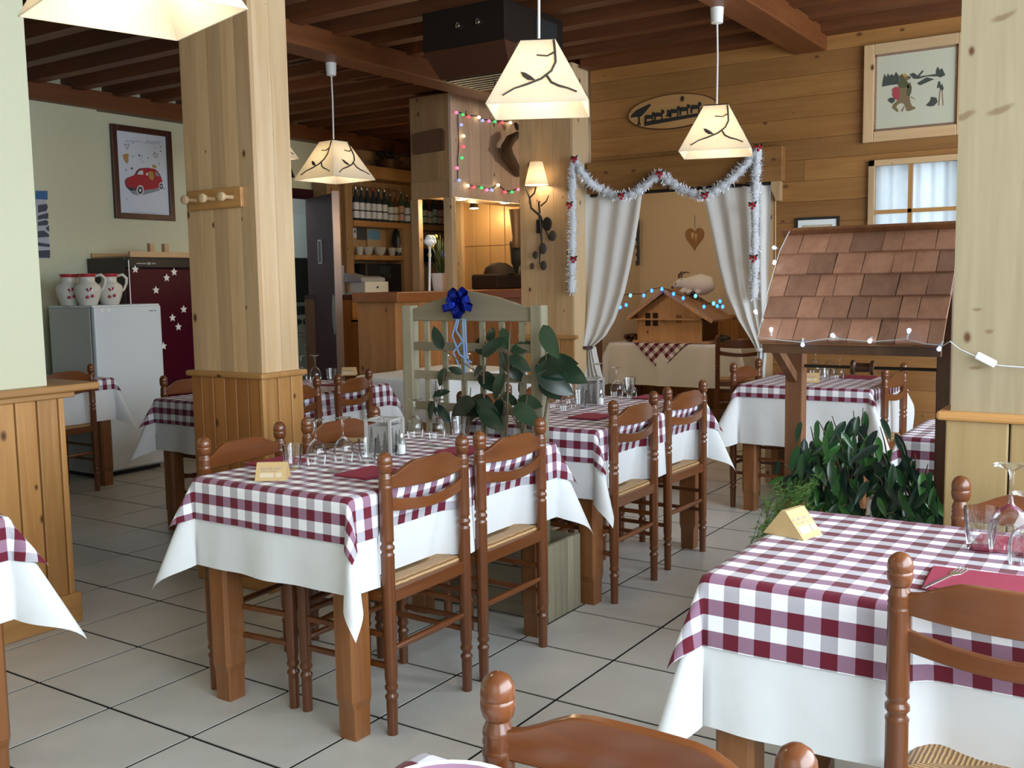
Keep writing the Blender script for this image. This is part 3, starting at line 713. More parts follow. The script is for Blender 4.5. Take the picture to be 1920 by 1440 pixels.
# napkins
def napkin(c, w_, d_, rz, label, z=TT):
    n = MB()
    for k in range(3): n.box(-w_/2+.002*k, w_/2-.003*k, -d_/2+.002*k, d_/2-.002*k, .0012+.0022*k, .003+.0022*k)
    o = obj('napkin', n, M_napkin, loc=(c[0], c[1], z), rot=(0, 0, R(rz)), bev=.0008); tag(o, label, 'napkin', 'folded burgundy napkins'); return o
def nap_px(px, py, label, w_=.17, d_=.17, rz=0, z=TT): p = PZ(px, py, z); return napkin((p.x, p.y), w_, d_, rz, label, z)
nap_px(523, 868, 'red folded napkin behind the menu tent on the centre table', .15, .19)
nap_px(692, 888, 'red folded napkin before the near chair of the centre table', .15, .19)
nap_px(870, 846, 'red folded napkin before the rear chair of the centre table', .15, .19)
nap_px(1110, 782, 'red folded napkin before the nearer chair of the second table', .16, .19)
nap_px(1222, 746, 'red folded napkin before the farther chair of the second table', .16, .19)
nap_px(635, 722, 'red folded napkin on the table behind the left column', .15, .18)
nap_px(1865, 1100, 'red napkin under the fork on the right foreground table', .26, .17, 4)
nap_px(1905, 1026, 'red napkin behind the glasses on the right foreground table', .18, .15)
nap_px(1490, 701, 'red folded napkin on the left of the wall table', .16, .20)
nap_px(1608, 708, 'red folded napkin on the right of the wall table', .22, .17)
nap_px(925, 706, 'red napkin on the white table behind the trellis', .16, .2, 0, ZT+.004)
# cutlery
def fork(label, loc, rz, grp='forks beside the napkins'):
    m = MB(); m.bar((0, -.10, .004), (0, .02, .004), .008, .003)
    m.prism([(-.004,.02),(.004,.02),(.012,.04),(.012,.052),(-.012,.052),(-.012,.04)], (0,0,.003), (1,0,0), (0,1,0), (0,0,1), .002)
    for k in range(4): m.bar((-.0102+.0068*k, .05, .004), (-.0102+.0068*k, .09, .006), .0028, .002)
    o = obj('fork', m, M_metal, loc=loc, rot=(0, 0, rz), bev=.0006); return tag(o, label, 'fork', grp)
def knife(label, loc, rz):
    m = MB(); m.bar((0, -.10, .004), (0, .0, .004), .011, .006).prism([(-.005,0),(.005,0),(.009,.05),(.006,.10),(-.005,.105)], (0,0,.003), (1,0,0), (0,1,0), (0,0,1), .0015)
    o = obj('knife', m, M_metal, loc=loc, rot=(0, 0, rz), bev=.0006); return tag(o, label, 'knife', 'knives beside the napkins')
p = PZ(1778, 1085, TT); fork('steel fork on the right foreground table with tines towards the glasses', (p.x, p.y-.02, TT+.004), R(-14))
for a, b_, lab, rz in ((652, 888, 'fork left of the near napkin on the centre table', 90), (830, 838, 'fork by the rear napkin of the centre table', 90), (1062, 777, 'fork by the nearer napkin of the second table', 90), (1175, 747, 'fork by the farther napkin of the second table', 90)):
    p = PZ(a, b_, TT); fork(lab, (p.x, p.y, TT), R(rz))
for a, b_, lab in ((497, 873, 'knife by the left napkin on the centre table'), (1120, 795, 'knife in front of the nearer napkin on the second table')):
    p = PZ(a, b_, TT); knife(lab, (p.x, p.y, TT), R(90))
# cardboard menu tents: a triangular prism with a printed face
M_card = plain('tan_card', (.52,.36,.17), .8, var=.08); M_print = plain('faded_print', (.40,.30,.22), .8); M_print2 = plain('pale_print', (.60,.50,.36), .8)
def tent(loc, rz, label, L=.10, w_=.09, h=.055):
    t = thing('menu_tent', label, 'menu holder', loc, rz, 'cardboard menu tents')
    obj('card', MB().prism([(-w_/2, 0), (w_/2, 0), (.006, h), (-.006, h)], (-L/2, 0, 0), (0,1,0), (0,0,1), (1,0,0), L), M_card, t)
    nrm = Vector((0, -h, w_/2)).normalized(); sl = Vector((0, .5*w_-.006, h)).normalized()
    # print sits on the -y slope: two words over a small block
    o0 = Vector((0, -w_/2, 0))+Vector((0, -.0004, .0004)); mm = MB(); m2 = MB()
    ln = math.hypot(w_/2-.006, h)
    def strip(m, x0, x1, a, b_): m.prism([(x0, a*ln), (x1, a*ln), (x1, b_*ln), (x0, b_*ln)], o0, (1,0,0), sl, Vector((0,-h, w_/2-.006)).normalized(), .0006)
    for x0, x1 in ((-.036,-.018),(-.014,.004),(.010,.034)): strip(mm, x0, x1, .62, .70)
    for x0, x1 in ((-.030,-.012),(-.006,.020)): strip(mm, x0, x1, .50, .56)
    strip(m2, -.036, .010, .18, .42); strip(m2, .016, .036, .18, .42)
    obj('print', mm, M_print, t); obj('print', m2, M_print2, t)
    return t
p = PZ(512, 897, TT); tent((p.x, p.y, TT), R(34), 'tan cardboard menu tent at the front left corner of the centre table')
p = PZ(1486, 1000, TT); tent((p.x+.0, p.y, TT), R(76), 'tan cardboard menu tent on the right foreground table', .085, .115, .064)
p = PZ(1520, 716, TT); tent((p.x, p.y, TT), R(15), 'tan cardboard menu tent on the wall table')
p = PZ(655, 703, TT); tent((p.x, p.y, TT), R(30), 'tan cardboard menu tent on the table behind the left column')
# salt shakers
M_salt = plain('white_salt', (.86,.86,.85), .8)
def salt(px, py, label):
    p = PZ(px, py, TT); t = thing('salt_shaker', label, 'salt shaker', (p.x, p.y, TT), 0, 'glass salt shakers')
    obj('glass_body', MB().lathe([(.016,0),(.0175,.004),(.0165,.045),(.012,.06),(.009,.064)], 16), M_glass, t, smooth=50)
    obj('salt', MB().lathe([(.0145,.003),(.0155,.005),(.0150,.038)], 14), M_salt, t)
    obj('cap', MB().lathe([(.0105,.062),(.0105,.074),(.007,.082),(.001,.083)], 12), M_metal, t, smooth=50); return t
salt(753, 852, 'glass salt shaker beside the grey lantern on the centre table'); salt(1126, 760, 'glass salt shaker beside the lantern on the second table')
# square lanterns with cut-out fir trees
M_lant = plain('grey_painted_wood', (.34,.325,.31), .6); M_lantd = plain('grey_shadow_metal', (.10,.095,.09), .6); M_lantp = plain('grey_panel', (.24,.23,.22), .6)
def lantern(px, py, label, rz=20):
    p = PZ(px, py, TT); t = thing('lantern', label, 'lantern', (p.x, p.y, TT), R(rz), 'grey fir tree lanterns')
    w_ = .05; h = .135
    obj('base', MB().box(-w_, w_, -w_, w_, 0, .008), M_lant, t); obj('top_frame', MB().box(-w_, w_, -w_, -w_+.008, h-.008, h).box(-w_, w_, w_-.008, w_, h-.008, h).box(-w_, -w_+.008, -w_, w_, h-.008, h).box(w_-.008, w_, -w_, w_, h-.008, h), M_lant, t)
    for a in (-1, 1):
        for b_ in (-1, 1): obj('corner_post', MB().box(a*w_-.005, a*w_+.005, b_*w_-.005, b_*w_+.005, 0, h), M_lant, t)
    rn = random.Random(int(px))
    for q in range(4):
        m = MB(); rot = Matrix.Rotation(q*math.pi/2, 4, 'Z')
        for k in range(3):
            cx = -.028+.028*k; hh = rn.uniform(.06, .115)
            poly = [(cx-.004, 0)]; 
            for s_ in range(4): poly += [(cx-.016*(1-s_/4.2), .006+hh*s_/4), (cx-.007*(1-s_/4.2), .006+hh*(s_+1)/4-.004)]
            poly += [(cx, .01+hh)]+[(2*cx-a, b_) for a, b_ in reversed(poly)]
            vs0 = len(m.v); m.prism(poly, (0, -w_+.0005, .006), (1,0,0), (0,0,1), (0,1,0), .0012)
            m.v = m.v[:vs0]+[tuple(rot @ Vector(v)) for v in m.v[vs0:]]
        pm = MB().box(-w_+.006, w_-.006, -w_+.0022, -w_+.004, .008, h*.82); pm.v = [tuple(rot @ Vector(v)) for v in pm.v]; obj('side_panel', pm, M_lantp, t)
        obj('fir_trees', m, M_lantd, t)
    obj('candle', MB().lathe([(.018,.008),(.018,.03),(.003,.031),(.001,.04)], 12), M_whitepl, t)
    return t
lantern(722, 850, 'grey square lantern with fir tree cut outs on the centre table', 12); lantern(1109, 758, 'grey square lantern with fir tree cut outs on the second table', 12)
# white pierced candle holder on the wall table
p = PZ(1586, 697, TT); t = thing('candle_holder', 'white pierced cylindrical candle holder on the wall table', 'candle holder', (p.x, p.y, TT))
M_cream = plain('cream_ceramic', (.66,.62,.50), .5)
cm = MB(); cm.lathe([(.052,0),(.056,.004),(.056,.06),(.053,.06),(.05,.008)], 24, caps=False).lathe([(.056,.135),(.056,.15),(.052,.15),(.052,.135),(.056,.135)], 24, caps=False)
obj('body', cm, M_cream, t, smooth=40); sm_ = MB()
for k in range(22):
    a = 2*math.pi*k/22; sm_.box(-.004, .004, .052, .056, .06, .136, mat=Matrix.Rotation(a, 4, 'Z'))
obj('slatted_rim', sm_, M_cream, t)
# plate at the bottom edge
p = PZ(815, 1436, TT); t = thing('plate', 'white plate with a burgundy motif on the bottom edge table', 'plate', (1.425, -1.485, TT))
obj('dish', MB().lathe([(.0,.004),(.06,.004),(.075,.008),(.10,.016),(.101,.018),(.074,.011),(.06,.007),(.0,.006)], 32, caps=False), M_white, t, smooth=60)
obj('motif', MB().lathe([(.078,.0125),(.092,.0165),(.092,.0172),(.078,.0132)], 32, caps=False), plain('violet_glaze', (.35,.20,.30), .3), t, smooth=60)
# holly sprig / small wine coloured ornament on table four and a leaflet on the centre table
p = PZ(690, 830, TT); obj_ = obj('leaflet', MB().box(-.07, .07, -.008, .008, 0, .012), M_card, loc=(p.x-.05, p.y+.02, TT), rot=(0, 0, R(20))); tag(obj_, 'narrow tan card box lying left of the lantern on the centre table', 'box')
# ================================================================ PENDANT LAMPS
def shade_mat():
    m = bpy.data.materials.new('parchment_shade'); m.use_nodes = True; nt = m.node_tree; nt.nodes.clear(); L = nt.links.new
    out = nt.nodes.new('ShaderNodeOutputMaterial'); df = N(nt, 'ShaderNodeBsdfDiffuse'); df.inputs[0].default_value = (.80,.76,.68,1)
    tl = N(nt, 'ShaderNodeBsdfTranslucent'); tl.inputs[0].default_value = (.92,.86,.74,1); mx = N(nt, 'ShaderNodeMixShader', Fac=.52)
    L(df.outputs[0], mx.inputs[1]); L(tl.outputs[0], mx.inputs[2]); L(mx.outputs[0], out.inputs[0]); return m
M_shade = shade_mat(); M_bulb = plain('lit_bulb', (1,.9,.7), .4, emit=(1.0,.78,.45), es=30)
M_cord = plain('white_cord', (.72,.70,.66), .6); M_vine = plain('dark_vine_wire', (.06,.045,.035), .6)
WARM = (1.0, .82, .58)
def pendant(loc, rz, label, ztop, w_=.385, wt=.13, h=.255, power=5.6, canopy=True):
    t = thing('pendant_lamp', label, 'lamp', loc, rz, 'parchment pendant lamps with vine wire')
    b_, a = w_/2, wt/2; th = .004
    m = MB()
    for q in range(4):
        rot = Matrix.Rotation(q*math.pi/2, 4, 'Z')
        m.add([rot @ Vector(v) for v in ((-b_,-b_,0),(b_,-b_,0),(a,-a,h),(-a,-a,h))], [(0,1,2,3)])
        m.add([rot @ Vector(v) for v in ((-b_+th,-b_+th,0),(b_-th,-b_+th,0),(a-th,-a+th,h),(-a+th,-a+th,h))], [(3,2,1,0)])
        m.add([rot @ Vector(v) for v in ((-b_,-b_,0),(b_,-b_,0),(b_-th,-b_+th,0),(-b_+th,-b_+th,0))], [(3,2,1,0)])
    obj('lamp_shade', m, M_shade, t)
    sl = Vector((0, b_-a, h)); 
    def onface(u, v): return Vector((u*2*(b_+(a-b_)*v), -(b_+(a-b_)*v)-.006, v*h))
    curves = [[(.44,.97),(.36,.80),(.30,.62),(.20,.48),(.05,.36),(-.12,.28),(-.26,.22),(-.36,.12)], [(.12,.42),(.17,.30),(.25,.24),(.34,.20),(.42,.14)], [(.35,.78),(.18,.72),(-.02,.74)]]
    vm = MB()
    for q in range(4):
        rot = Matrix.Rotation(q*math.pi/2, 4, 'Z')
        for c in curves:
            n = len(c); pts = [rot @ onface(*p) for p in c]
            vm.tube(pts, [.0048 if i < n-2 else .0035 for i in range(n)], 6)
        leaf = [(-.02,.335),(-.08,.40),(-.17,.46),(-.24,.475),(-.19,.40),(-.12,.345)]
        vs0 = len(vm.v); lp = [rot @ onface(*p) for p in leaf]; nn = (rot @ Vector((0,-1,.3))).normalized()*.003
        vm.add(lp+[p+nn for p in lp], [tuple(range(6)), tuple(reversed(range(6, 12)))]+[(i,(i+1)%6,6+(i+1)%6,6+i) for i in range(6)])
    obj('vine_wire', vm, M_vine, t, smooth=50)
    rim = MB()
    for q in range(4):
        rot = Matrix.Rotation(q*math.pi/2, 4, 'Z'); rim.tube([rot @ Vector((-a, -a, h)), rot @ Vector((a, -a, h))], .003, 6); rim.tube([rot @ Vector((-a, -a, h)), rot @ Vector((a, a, h))], .002, 5)
    obj('top_frame', rim, M_iron, t)
    obj('socket', MB().lathe([(.018, h-.085),(.02, h-.03),(.012, h)], 12), M_whitepl, t, smooth=50)
    obj('bulb', MB().ball((0,0,h-.11), .028, 10), M_bulb, t, smooth=180)
    zt_ = ztop-loc[2]
    obj('cord', MB().tube([(0,0,h-.03),(.004,0,(h+zt_)/2),(0,0,zt_-.02)], .0055, 6), M_cord, t)
    if canopy: obj('canopy', MB().lathe([(.012, zt_-.085),(.032, zt_-.08),(.036, zt_-.005),(.036, zt_)], 16), M_whitepl, t, smooth=40)
    p = point('pendant_light', (0, 0, h-.155), power, WARM, .03); p.parent = t
    return t
def facing(x, y, extra): return math.atan2(CAM.x-x, -(CAM.y-y))+R(extra)
for (x, y, z, ex, lab) in ((.03, 1.0, 2.075, -3, 'lit parchment pendant lamp in the upper centre, largest one fully in view'),
    (-.03, 2.94, 2.10, -3, 'lit parchment pendant lamp hanging right of centre in front of the curtained opening'),
    (-2.62, 2.66, 2.115, 43, 'lit parchment pendant lamp between the left column and the bar, corner towards the camera'),
    (.095, -.88, 2.045, 22, 'large near parchment lamp cut by the top edge of the photo at the upper left'),
    (-3.96, 3.29, 2.42, 40, 'parchment lamp almost hidden behind the left column')):
    pendant((x, y, z), facing(x, y, ex), lab, 2.88 if x > -3 else 3.005)

# ================================================================ EXTRACTOR BOX UNDER THE CEILING
t = thing('extractor_unit', 'dark brown extractor unit hanging under the ceiling joists', 'extractor', (-1.35, 2.72, 0))
M_ac1 = plain('dark_brown_metal', (.016,.010,.007), .7, spec=.15); M_ac2 = plain('brown_laminate', (.06,.021,.009), .6, spec=.2); M_acg = plain('dark_grey_grille', (.018,.020,.022), .5)
obj('upper_case', MB().box(-.29, .29, -.32, .32, 2.765, 2.99), M_ac1, t, bev=.006)
lm = MB(); zt_, zb = 2.765, 2.62
lm.add([(x, y, z) for (x, y, z) in ((-.29,-.32,zt_),(.29,-.32,zt_),(.29,.32,zt_),(-.29,.32,zt_),(-.25,-.21,zb),(.25,-.21,zb),(.25,.21,zb),(-.25,.21,zb))], [(3,2,1,0),(0,1,5,4),(1,2,6,5),(2,3,7,6),(3,0,4,7),(4,5,6,7)])
obj('lower_case', lm, M_ac2, t, bev=.004)
for k in range(7): obj('grille_slat', MB().box(-.23, .23, -.18+.055*k, -.15+.055*k, zb-.006, zb), M_acg, t)
for dx in (-.02, .12): obj('chrome_knob', MB().lathe([(.016,0),(.016,.02),(.01,.024)], 12, mat=Matrix.Translation((dx, -.32, 2.88)) @ Matrix.Rotation(R(90), 4, 'X')), M_metal, t, smooth=40)
obj('side_grille', MB().box(.29, .296, .0, .24, 2.79, 2.95), M_acg, t)
obj('pull_hook', MB().tube([(.0,0,zb),(0,0,zb-.07),(.01,0,zb-.075)], .004, 6), M_iron, t)
for sx in (-1, 1): obj('hanger', MB().box(sx*.2-.02, sx*.2+.02, -.02, .02, 2.99, 3.01), M_ac1, t)

# ================================================================ TRELLIS PLANTER BETWEEN THE TWO CENTRE TABLES
YT = 1.29
pl = thing('trellis_planter', 'weathered wooden planter box with lattice trellis between the two centre tables', 'planter', (0,0,0))
X0, X1 = PY(770, 650, YT).x, PY(1011, 650, YT).x
zp = PY(1011, 572, YT).z
for x in (X0, X1): obj('post', MB().box(x-.03, x+.03, YT-.028, YT+.028, .02, zp), M_gray_z, pl, bev=.006)
def bz(px, py): p = PY(px, py, YT); return (p.x, p.z)
zl = PY(880, 602, YT).z
top = [(X0+.03, zl), (X1-.03, zl), (X1-.03, zl+.055), (X0+(X1-X0)*.72, zl+.105), (X0+(X1-X0)*.5, zl+.135), (X0+(X1-X0)*.28, zl+.105), (X0+.03, zl+.055)]
obj('top_board', MB().prism(top, (0, YT-.012, 0), (1,0,0), (0,0,1), (0,1,0), .024), M_gray_x, pl, bev=.004)
for k in range(6):
    x = X0+.03+(X1-X0-.06)*(k+.62)/6.2
    obj('slat', MB().box(x-.0145, x+.0145, YT-.001, YT+.010, .42, zl+.01), M_gray_z, pl, bev=.002)
for py in (651, 706, 766):
    z = PY(890, py, YT).z; obj('rail', MB().box(X0+.02, X1-.02, YT-.013, YT-.001, z-.019, z+.019), M_gray_x, pl, bev=.002)
bx0, bx1, by0, by1, bh = -.92, .0, 1.062, 1.335, .325
n = 5
for k in range(n):
    a = by0+(by1-by0)*k/n; b_ = by0+(by1-by0)*(k+1)/n
    for xx in (bx1-.02, bx0): obj('end_board', MB().box(xx, xx+.02, a+.001, b_-.001, 0, bh), M_gray_z, pl, bev=.002)
for k in range(3):
    for yy in (by0, by1-.02): obj('side_board', MB().box(bx0+.02, bx1-.02, yy+.002, yy+.018, .01+k*.105, .112+k*.105), M_gray_x, pl, bev=.002)
M_soil = plain('dark_soil', (.035,.022,.014), .95, bump=.6, bscale=40)
obj('soil', MB().box(bx0+.02, bx1-.30, by0+.02, by1-.02, .02, .27), M_soil, pl)

# leaves
def leaf_mesh(name, L_, W_, mat, cup=.18, droop=.25, n=7, tip=1.0):
    m = MB(); vs = []
    for i in range(n+1):
        t_ = i/n; w_ = W_*2.02*(t_+.004)**.62*max(0, 1-t_)**.80+.0005
        z = -droop*L_*t_*t_
        for s in (-1, -.5, 0, .5, 1): vs.append((s*w_, L_*t_, z+cup*w_*abs(s)**1.5))
    fs = [(i*5+j, i*5+j+1, (i+1)*5+j+1, (i+1)*5+j) for i in range(n) for j in range(4)]
    m.add(vs, fs); return mesh_of(name, m, mat, 180)
def leaf_mat(name, c1, c2, rough=.35):
    m, nt, b = _new(name); L = nt.links.new
    oi = nt.nodes.new('ShaderNodeObjectInfo'); mx = N(nt, 'ShaderNodeMix', _data_type='RGBA'); mx.inputs[6].default_value = (*c1, 1); mx.inputs[7].default_value = (*c2, 1)
    pw = N(nt, 'ShaderNodeMath', _operation='POWER'); pw.inputs[1].default_value = 2.5; L(oi.outputs['Random'], pw.inputs[0]); L(pw.outputs[0], mx.inputs[0]); L(mx.outputs[2], b.inputs['Base Color']); b.inputs['Roughness'].default_value = rough
    tl = N(nt, 'ShaderNodeBsdfTranslucent'); L(mx.outputs[2], tl.inputs[0]); ms = N(nt, 'ShaderNodeMixShader', Fac=.15); L(b.outputs[0], ms.inputs[1]); L(tl.outputs[0], ms.inputs[2]); L(ms.outputs[0], nt.nodes['Material Output'].inputs[0])
    return m
M_rub = leaf_mat('rubber_leaf', (.010,.026,.015), (.035,.075,.038), .3); M_fic = leaf_mat('ficus_leaf', (.010,.030,.023), (.05,.19,.035), .26)
M_stem = plain('brown_stem', (.10,.07,.035), .7)
def place_leaf(me, parent, a, d, up, s=1.0, name='leaf'):
    d = Vector(d).normalized(); up = Vector(up); x = d.cross(up); x = x.normalized() if x.length > 1e-4 else d.orthogonal().normalized(); z = x.cross(d)
    o = bpy.data.objects.new(name, me); COL.objects.link(o); o.parent = parent
    m = Matrix((x, d, z)).transposed().to_4x4() @ Matrix.Diagonal((s, s, s, 1)); m.translation = Vector(a)
    o.matrix_basis = m; return o
rp = thing('rubber_plant', 'dark rubber plant with big oval leaves growing through the trellis', 'plant', (0,0,0))
RL = leaf_mesh('rubber_leaf', .17, .054, M_rub, .12, .28)
stm = MB(); rn = random.Random(5)
stems = [((-.34,1.20,.27), (955,640)), ((-.25,1.22,.27), (1040,672)), ((-.55,1.2,.27), (880,760)), ((-.62,1.19,.27), (815,745)), ((-.30,1.22,.27), (985,775)), ((-.45,1.24,.27), (905,650))]
leafpts = [  # base px, tip px
 ((952,655),(938,612)),((958,660),(1000,640)),((955,668),(990,690)),((950,690),(985,715)),((945,700),(920,745)),((1003,690),(1062,672)),((1003,692),(1080,695)),((1006,700),(1070,735)),((1012,712),(1040,742)),((1030,680),(1088,708)),
 ((1003,670),(1040,668)),((940,660),(955,700)),((925,770),(860,745)),((905,755),(845,790)),((895,750),(930,790)),((900,770),(935,800)),((815,750),(795,790)),((812,742),(840,730)),((815,760),(840,790)),
 ((890,760),(830,765)),((945,735),(970,765)),((940,745),(925,790)),((965,760),(1000,790)),((970,750),(1005,755)),((905,665),(893,625)),((905,668),(935,632)),((905,690),(880,700)),((900,700),(925,725)),((830,655),(810,615)),((835,690),(820,722)),((868,700),(845,690)),((1018,610),(1036,665)),((925,640),(912,610))]
for k, (a, b_) in enumerate(leafpts):
    ya = rn.uniform(1.16, 1.27); A = PY(*a, ya); B = PY(*b_, ya+rn.uniform(-.07, .05)); d = B-A
    place_leaf(RL, rp, A, d, Vector((rn.uniform(-.3,.3), -1.0, .55)), max(.42, d.length/.165))
for (base, tip) in stems:
    e = PY(*tip, 1.22); mid = (Vector(base)+e)/2+Vector((.02, -.01, 0)); stm.tube([base, mid, e, e+Vector((.01,0,.08))], [.008,.006,.004,.002], 6)
for (a, b_) in leafpts:
    A = PY(*a, 1.215); j = min(stems, key=lambda s: (PY(*s[1], 1.22)-A).length); e = PY(*j[1], 1.22); stm.tube([e-(e-Vector(j[0]))*.15, A], [.003,.0025], 5)
obj('stems', stm, M_stem, rp, smooth=60)
# blue gift bow on the trellis
M_bow = plain('blue_foil', (.005,.02,.30), .18, .75); M_rib = plain('light_blue_ribbon', (.25,.45,.85), .35, .2)
bw = thing('gift_bow', 'shiny blue foil bow tied to the top board of the trellis', 'bow', PY(864, 568, YT-.045))
for k in range(10):
    a = 2*math.pi*k/10+.3; L_ = .075 if k % 2 else .06; tz = .25*math.sin(k*2.1)
    def loopf(u, v, a=a, L_=L_, tz=tz):
        s = math.sin(math.pi*u); q = 2*math.pi*u
        r_ = L_*(.5-.5*math.cos(q)); off = .022*math.sin(q)
        return (math.cos(a)*r_-math.sin(a)*off*0+ (v-.5)*.03*math.sin(a), -.012*(k % 3)-.018*math.sin(math.pi*u)-off, math.sin(a)*r_-(v-.5)*.03*math.cos(a)+tz*.02)
    obj('loop', MB().grid(loopf, 14, 2), M_bow, bw, smooth=180)
for k, pts in enumerate((((862,592),(855,620),(868,640),(850,660),(862,690)), ((872,598),(874,640),(876,670),(880,690)), ((858,595),(848,630),(862,665),(885,680)), ((868,598),(870,650),(873,700)))):
    P_ = [PY(a, b_, YT-.05)-Vector(bw.location) for a, b_ in pts]
    rb = MB()
    for i in range(len(P_)-1): rb.bar(P_[i], P_[i+1], .007, .0015, (0,1,0))
    obj('ribbon', rb, M_rib, bw)

# ================================================================ SHINGLED WELL WITH FICUS
wl = thing('wishing_well', 'decorative wooden wishing well with shingled roof and planter base', 'well', (0,0,0))
YE, YR = 1.18, 1.48
e0 = PY(1421, 636, YE); e1 = PY(1769, 648, YE); r0 = PY(1476, 436, YR); r1 = PY(1778, 432, YR)
WXa, WXb = (e0.x+r0.x)/2, e1.x; ZE, ZR = (e0.z+e1.z)/2, (r0.z+r1.z)/2
sl = Vector((0, YR-YE, ZR-ZE)); sln = Vector((0, -(ZR-ZE), YR-YE)).normalized()
for s in (1, -1):   # roof boards under the shingles, both slopes
    y0_, y1_ = (YE, YR) if s == 1 else (2*YR-YE, YR)
    obj('roof_board', MB().add([(WXa+.005,y0_,ZE-.012),(WXb-.005,y0_,ZE-.012),(WXb-.005,y1_,ZR-.012),(WXa+.005,y1_,ZR-.012),(WXa+.005,y0_,ZE+.0),(WXb-.005,y0_,ZE+.0),(WXb-.005,y1_,ZR+.0),(WXa+.005,y1_,ZR+.0)],
        [(3,2,1,0),(4,5,6,7),(0,1,5,4),(1,2,6,5),(2,3,7,6),(3,0,4,7)]), M_well, wl)
rn = random.Random(3); rows = 5
for s in (1, -1):
    S0 = Vector((0, YE if s == 1 else 2*YR-YE, ZE)); sv = Vector((0, (YR-YE)*s, ZR-ZE)); nv = Vector((0, -(ZR-ZE)*s, YR-YE)).normalized()
    for r_ in range(rows):
        x = WXa; last = False
        while x < WXb-.005:
            wd = rn.uniform(.055, .125) if s == 1 else .12
            x1_ = min(x+wd, WXb)
            if WXb-x1_ < .03: x1_ = WXb
            lo = S0+sv*(r_/rows)-sv*.004*rn.random()-sv*.012; hi = S0+sv*min(1, (r_+1)/rows+.06); t0 = .017+rn.uniform(-.003,.004); t1 = .004
            g_ = rn.uniform(.0006, .0022); sk = rn.uniform(-.003, .003)
            m = MB(); a = (x+g_, x1_-g_)
            vs = [Vector((xx+ (sk if q else 0), 0, 0))+p+nv*h_ for q, p, hs in ((0, lo, (.004, t0)), (1, hi, (.001, t1+.002))) for h_ in hs for xx in a]
            m.add(vs, [(0,1,3,2),(4,6,7,5),(0,4,5,1),(2,3,7,6),(0,2,6,4),(1,5,7,3)])
            obj('shingle', m, M_shingle, wl); x = x1_
obj('ridge_board', MB().bar((WXa-.01, YR-.015, ZR+.006), (WXb+.005, YR-.015, ZR+.006), .012, .045, Vector((0,-(ZR-ZE),YR-YE))), M_well, wl, bev=.003)
obj('ridge_board', MB().bar((WXa-.01, YR+.02, ZR+.004), (WXb+.005, YR+.02, ZR+.004), .012, .045, Vector((0,(ZR-ZE),YR-YE))), M_well, wl, bev=.003)
obj('eave_board', MB().box(WXa+.01, WXb-.01, YE+.012, YE+.032, ZE-.045, ZE-.008), M_dark_z, wl)
pl0, pl1 = PY(1476, 760, YR).x, PY(1508, 760, YR).x; pr0, pr1 = PY(1757, 760, YR).x, PY(1773, 760, YR).x
zpo = .1
obj('post', MB().box(pl0, pl1, YR-.03, YR+.03, 0, ZR-.04), M_well, wl, bev=.004); obj('post', MB().box(pr0, pr1+.02, YR-.03, YR+.03, 0, ZR-.04), M_dark_z, wl, bev=.004)  # right post in dark wood: the shade it stands in is put into its colour
for xx in ((pl0+pl1)/2, (pr0+pr1)/2):
    if xx < 1.2: obj('rafter', MB().bar((xx, YE+.03, ZE-.025), (xx, YR, ZR-.035), .035, .04), M_well, wl); obj('rafter', MB().bar((xx, 2*YR-YE-.03, ZE-.025), (xx, YR, ZR-.035), .035, .04), M_well, wl)
    if xx < 1.2: obj('brace', MB().bar((xx, YE+.06, ZE-.03), (xx, YR-.03, ZE-.16), .03, .035), M_well, wl)
za = PY(1640, 690, YR).z
obj('axle', MB().tube([(pl1-.01, YR, za), (pr0+.01, YR, za)], .006, 8), M_iron, wl, smooth=60)
xa, xb = PY(1597, 690, YR).x, PY(1640, 690, YR).x
rotX = Matrix.Rotation(R(90), 4, 'Y')
obj('rope_drum', MB().lathe([(.028,0),(.028,.012),(.018,.018),(.017,xb-xa-.018),(.028,xb-xa-.012),(.028,xb-xa)], 16, (xa, YR, za), mat=rotX), M_dark_z, wl, smooth=40)
bx = (WXa+.02, WXb, YE+.02, 1.80)
for k in range(3):
    z0_, z1_ = .01+k*.115, .12+k*.115
    obj('base_board', MB().box(bx[0], bx[1], bx[2], bx[2]+.02, z0_, z1_), M_dark_z, wl, bev=.003); obj('base_board', MB().box(bx[0], bx[1], bx[3]-.02, bx[3], z0_, z1_), M_dark_z, wl, bev=.003)
    obj('base_board', MB().box(bx[0], bx[0]+.02, bx[2]+.02, bx[3]-.02, z0_, z1_), M_dark_z, wl, bev=.003); obj('base_board', MB().box(bx[1]-.02, bx[1], bx[2]+.02, bx[3]-.02, z0_, z1_), M_dark_z, wl, bev=.003)
obj('soil', MB().box(bx[0]+.02, bx[1]-.02, bx[2]+.02, bx[3]-.02, .0, .30), M_soil, wl)
fp = thing('ficus', 'bushy weeping ficus with glossy pointed leaves growing in the well base', 'plant', (0,0,0))
FL = leaf_mesh('ficus_leaf', .100, .0185, M_fic, .25, .22)
rn = random.Random(12); bm_ = MB()
roots = [Vector((1.0,1.45,.28)), Vector((1.15,1.4,.28)), Vector((1.28,1.48,.28)), Vector((1.36,1.40,.28))]
nl = 0; targets = []
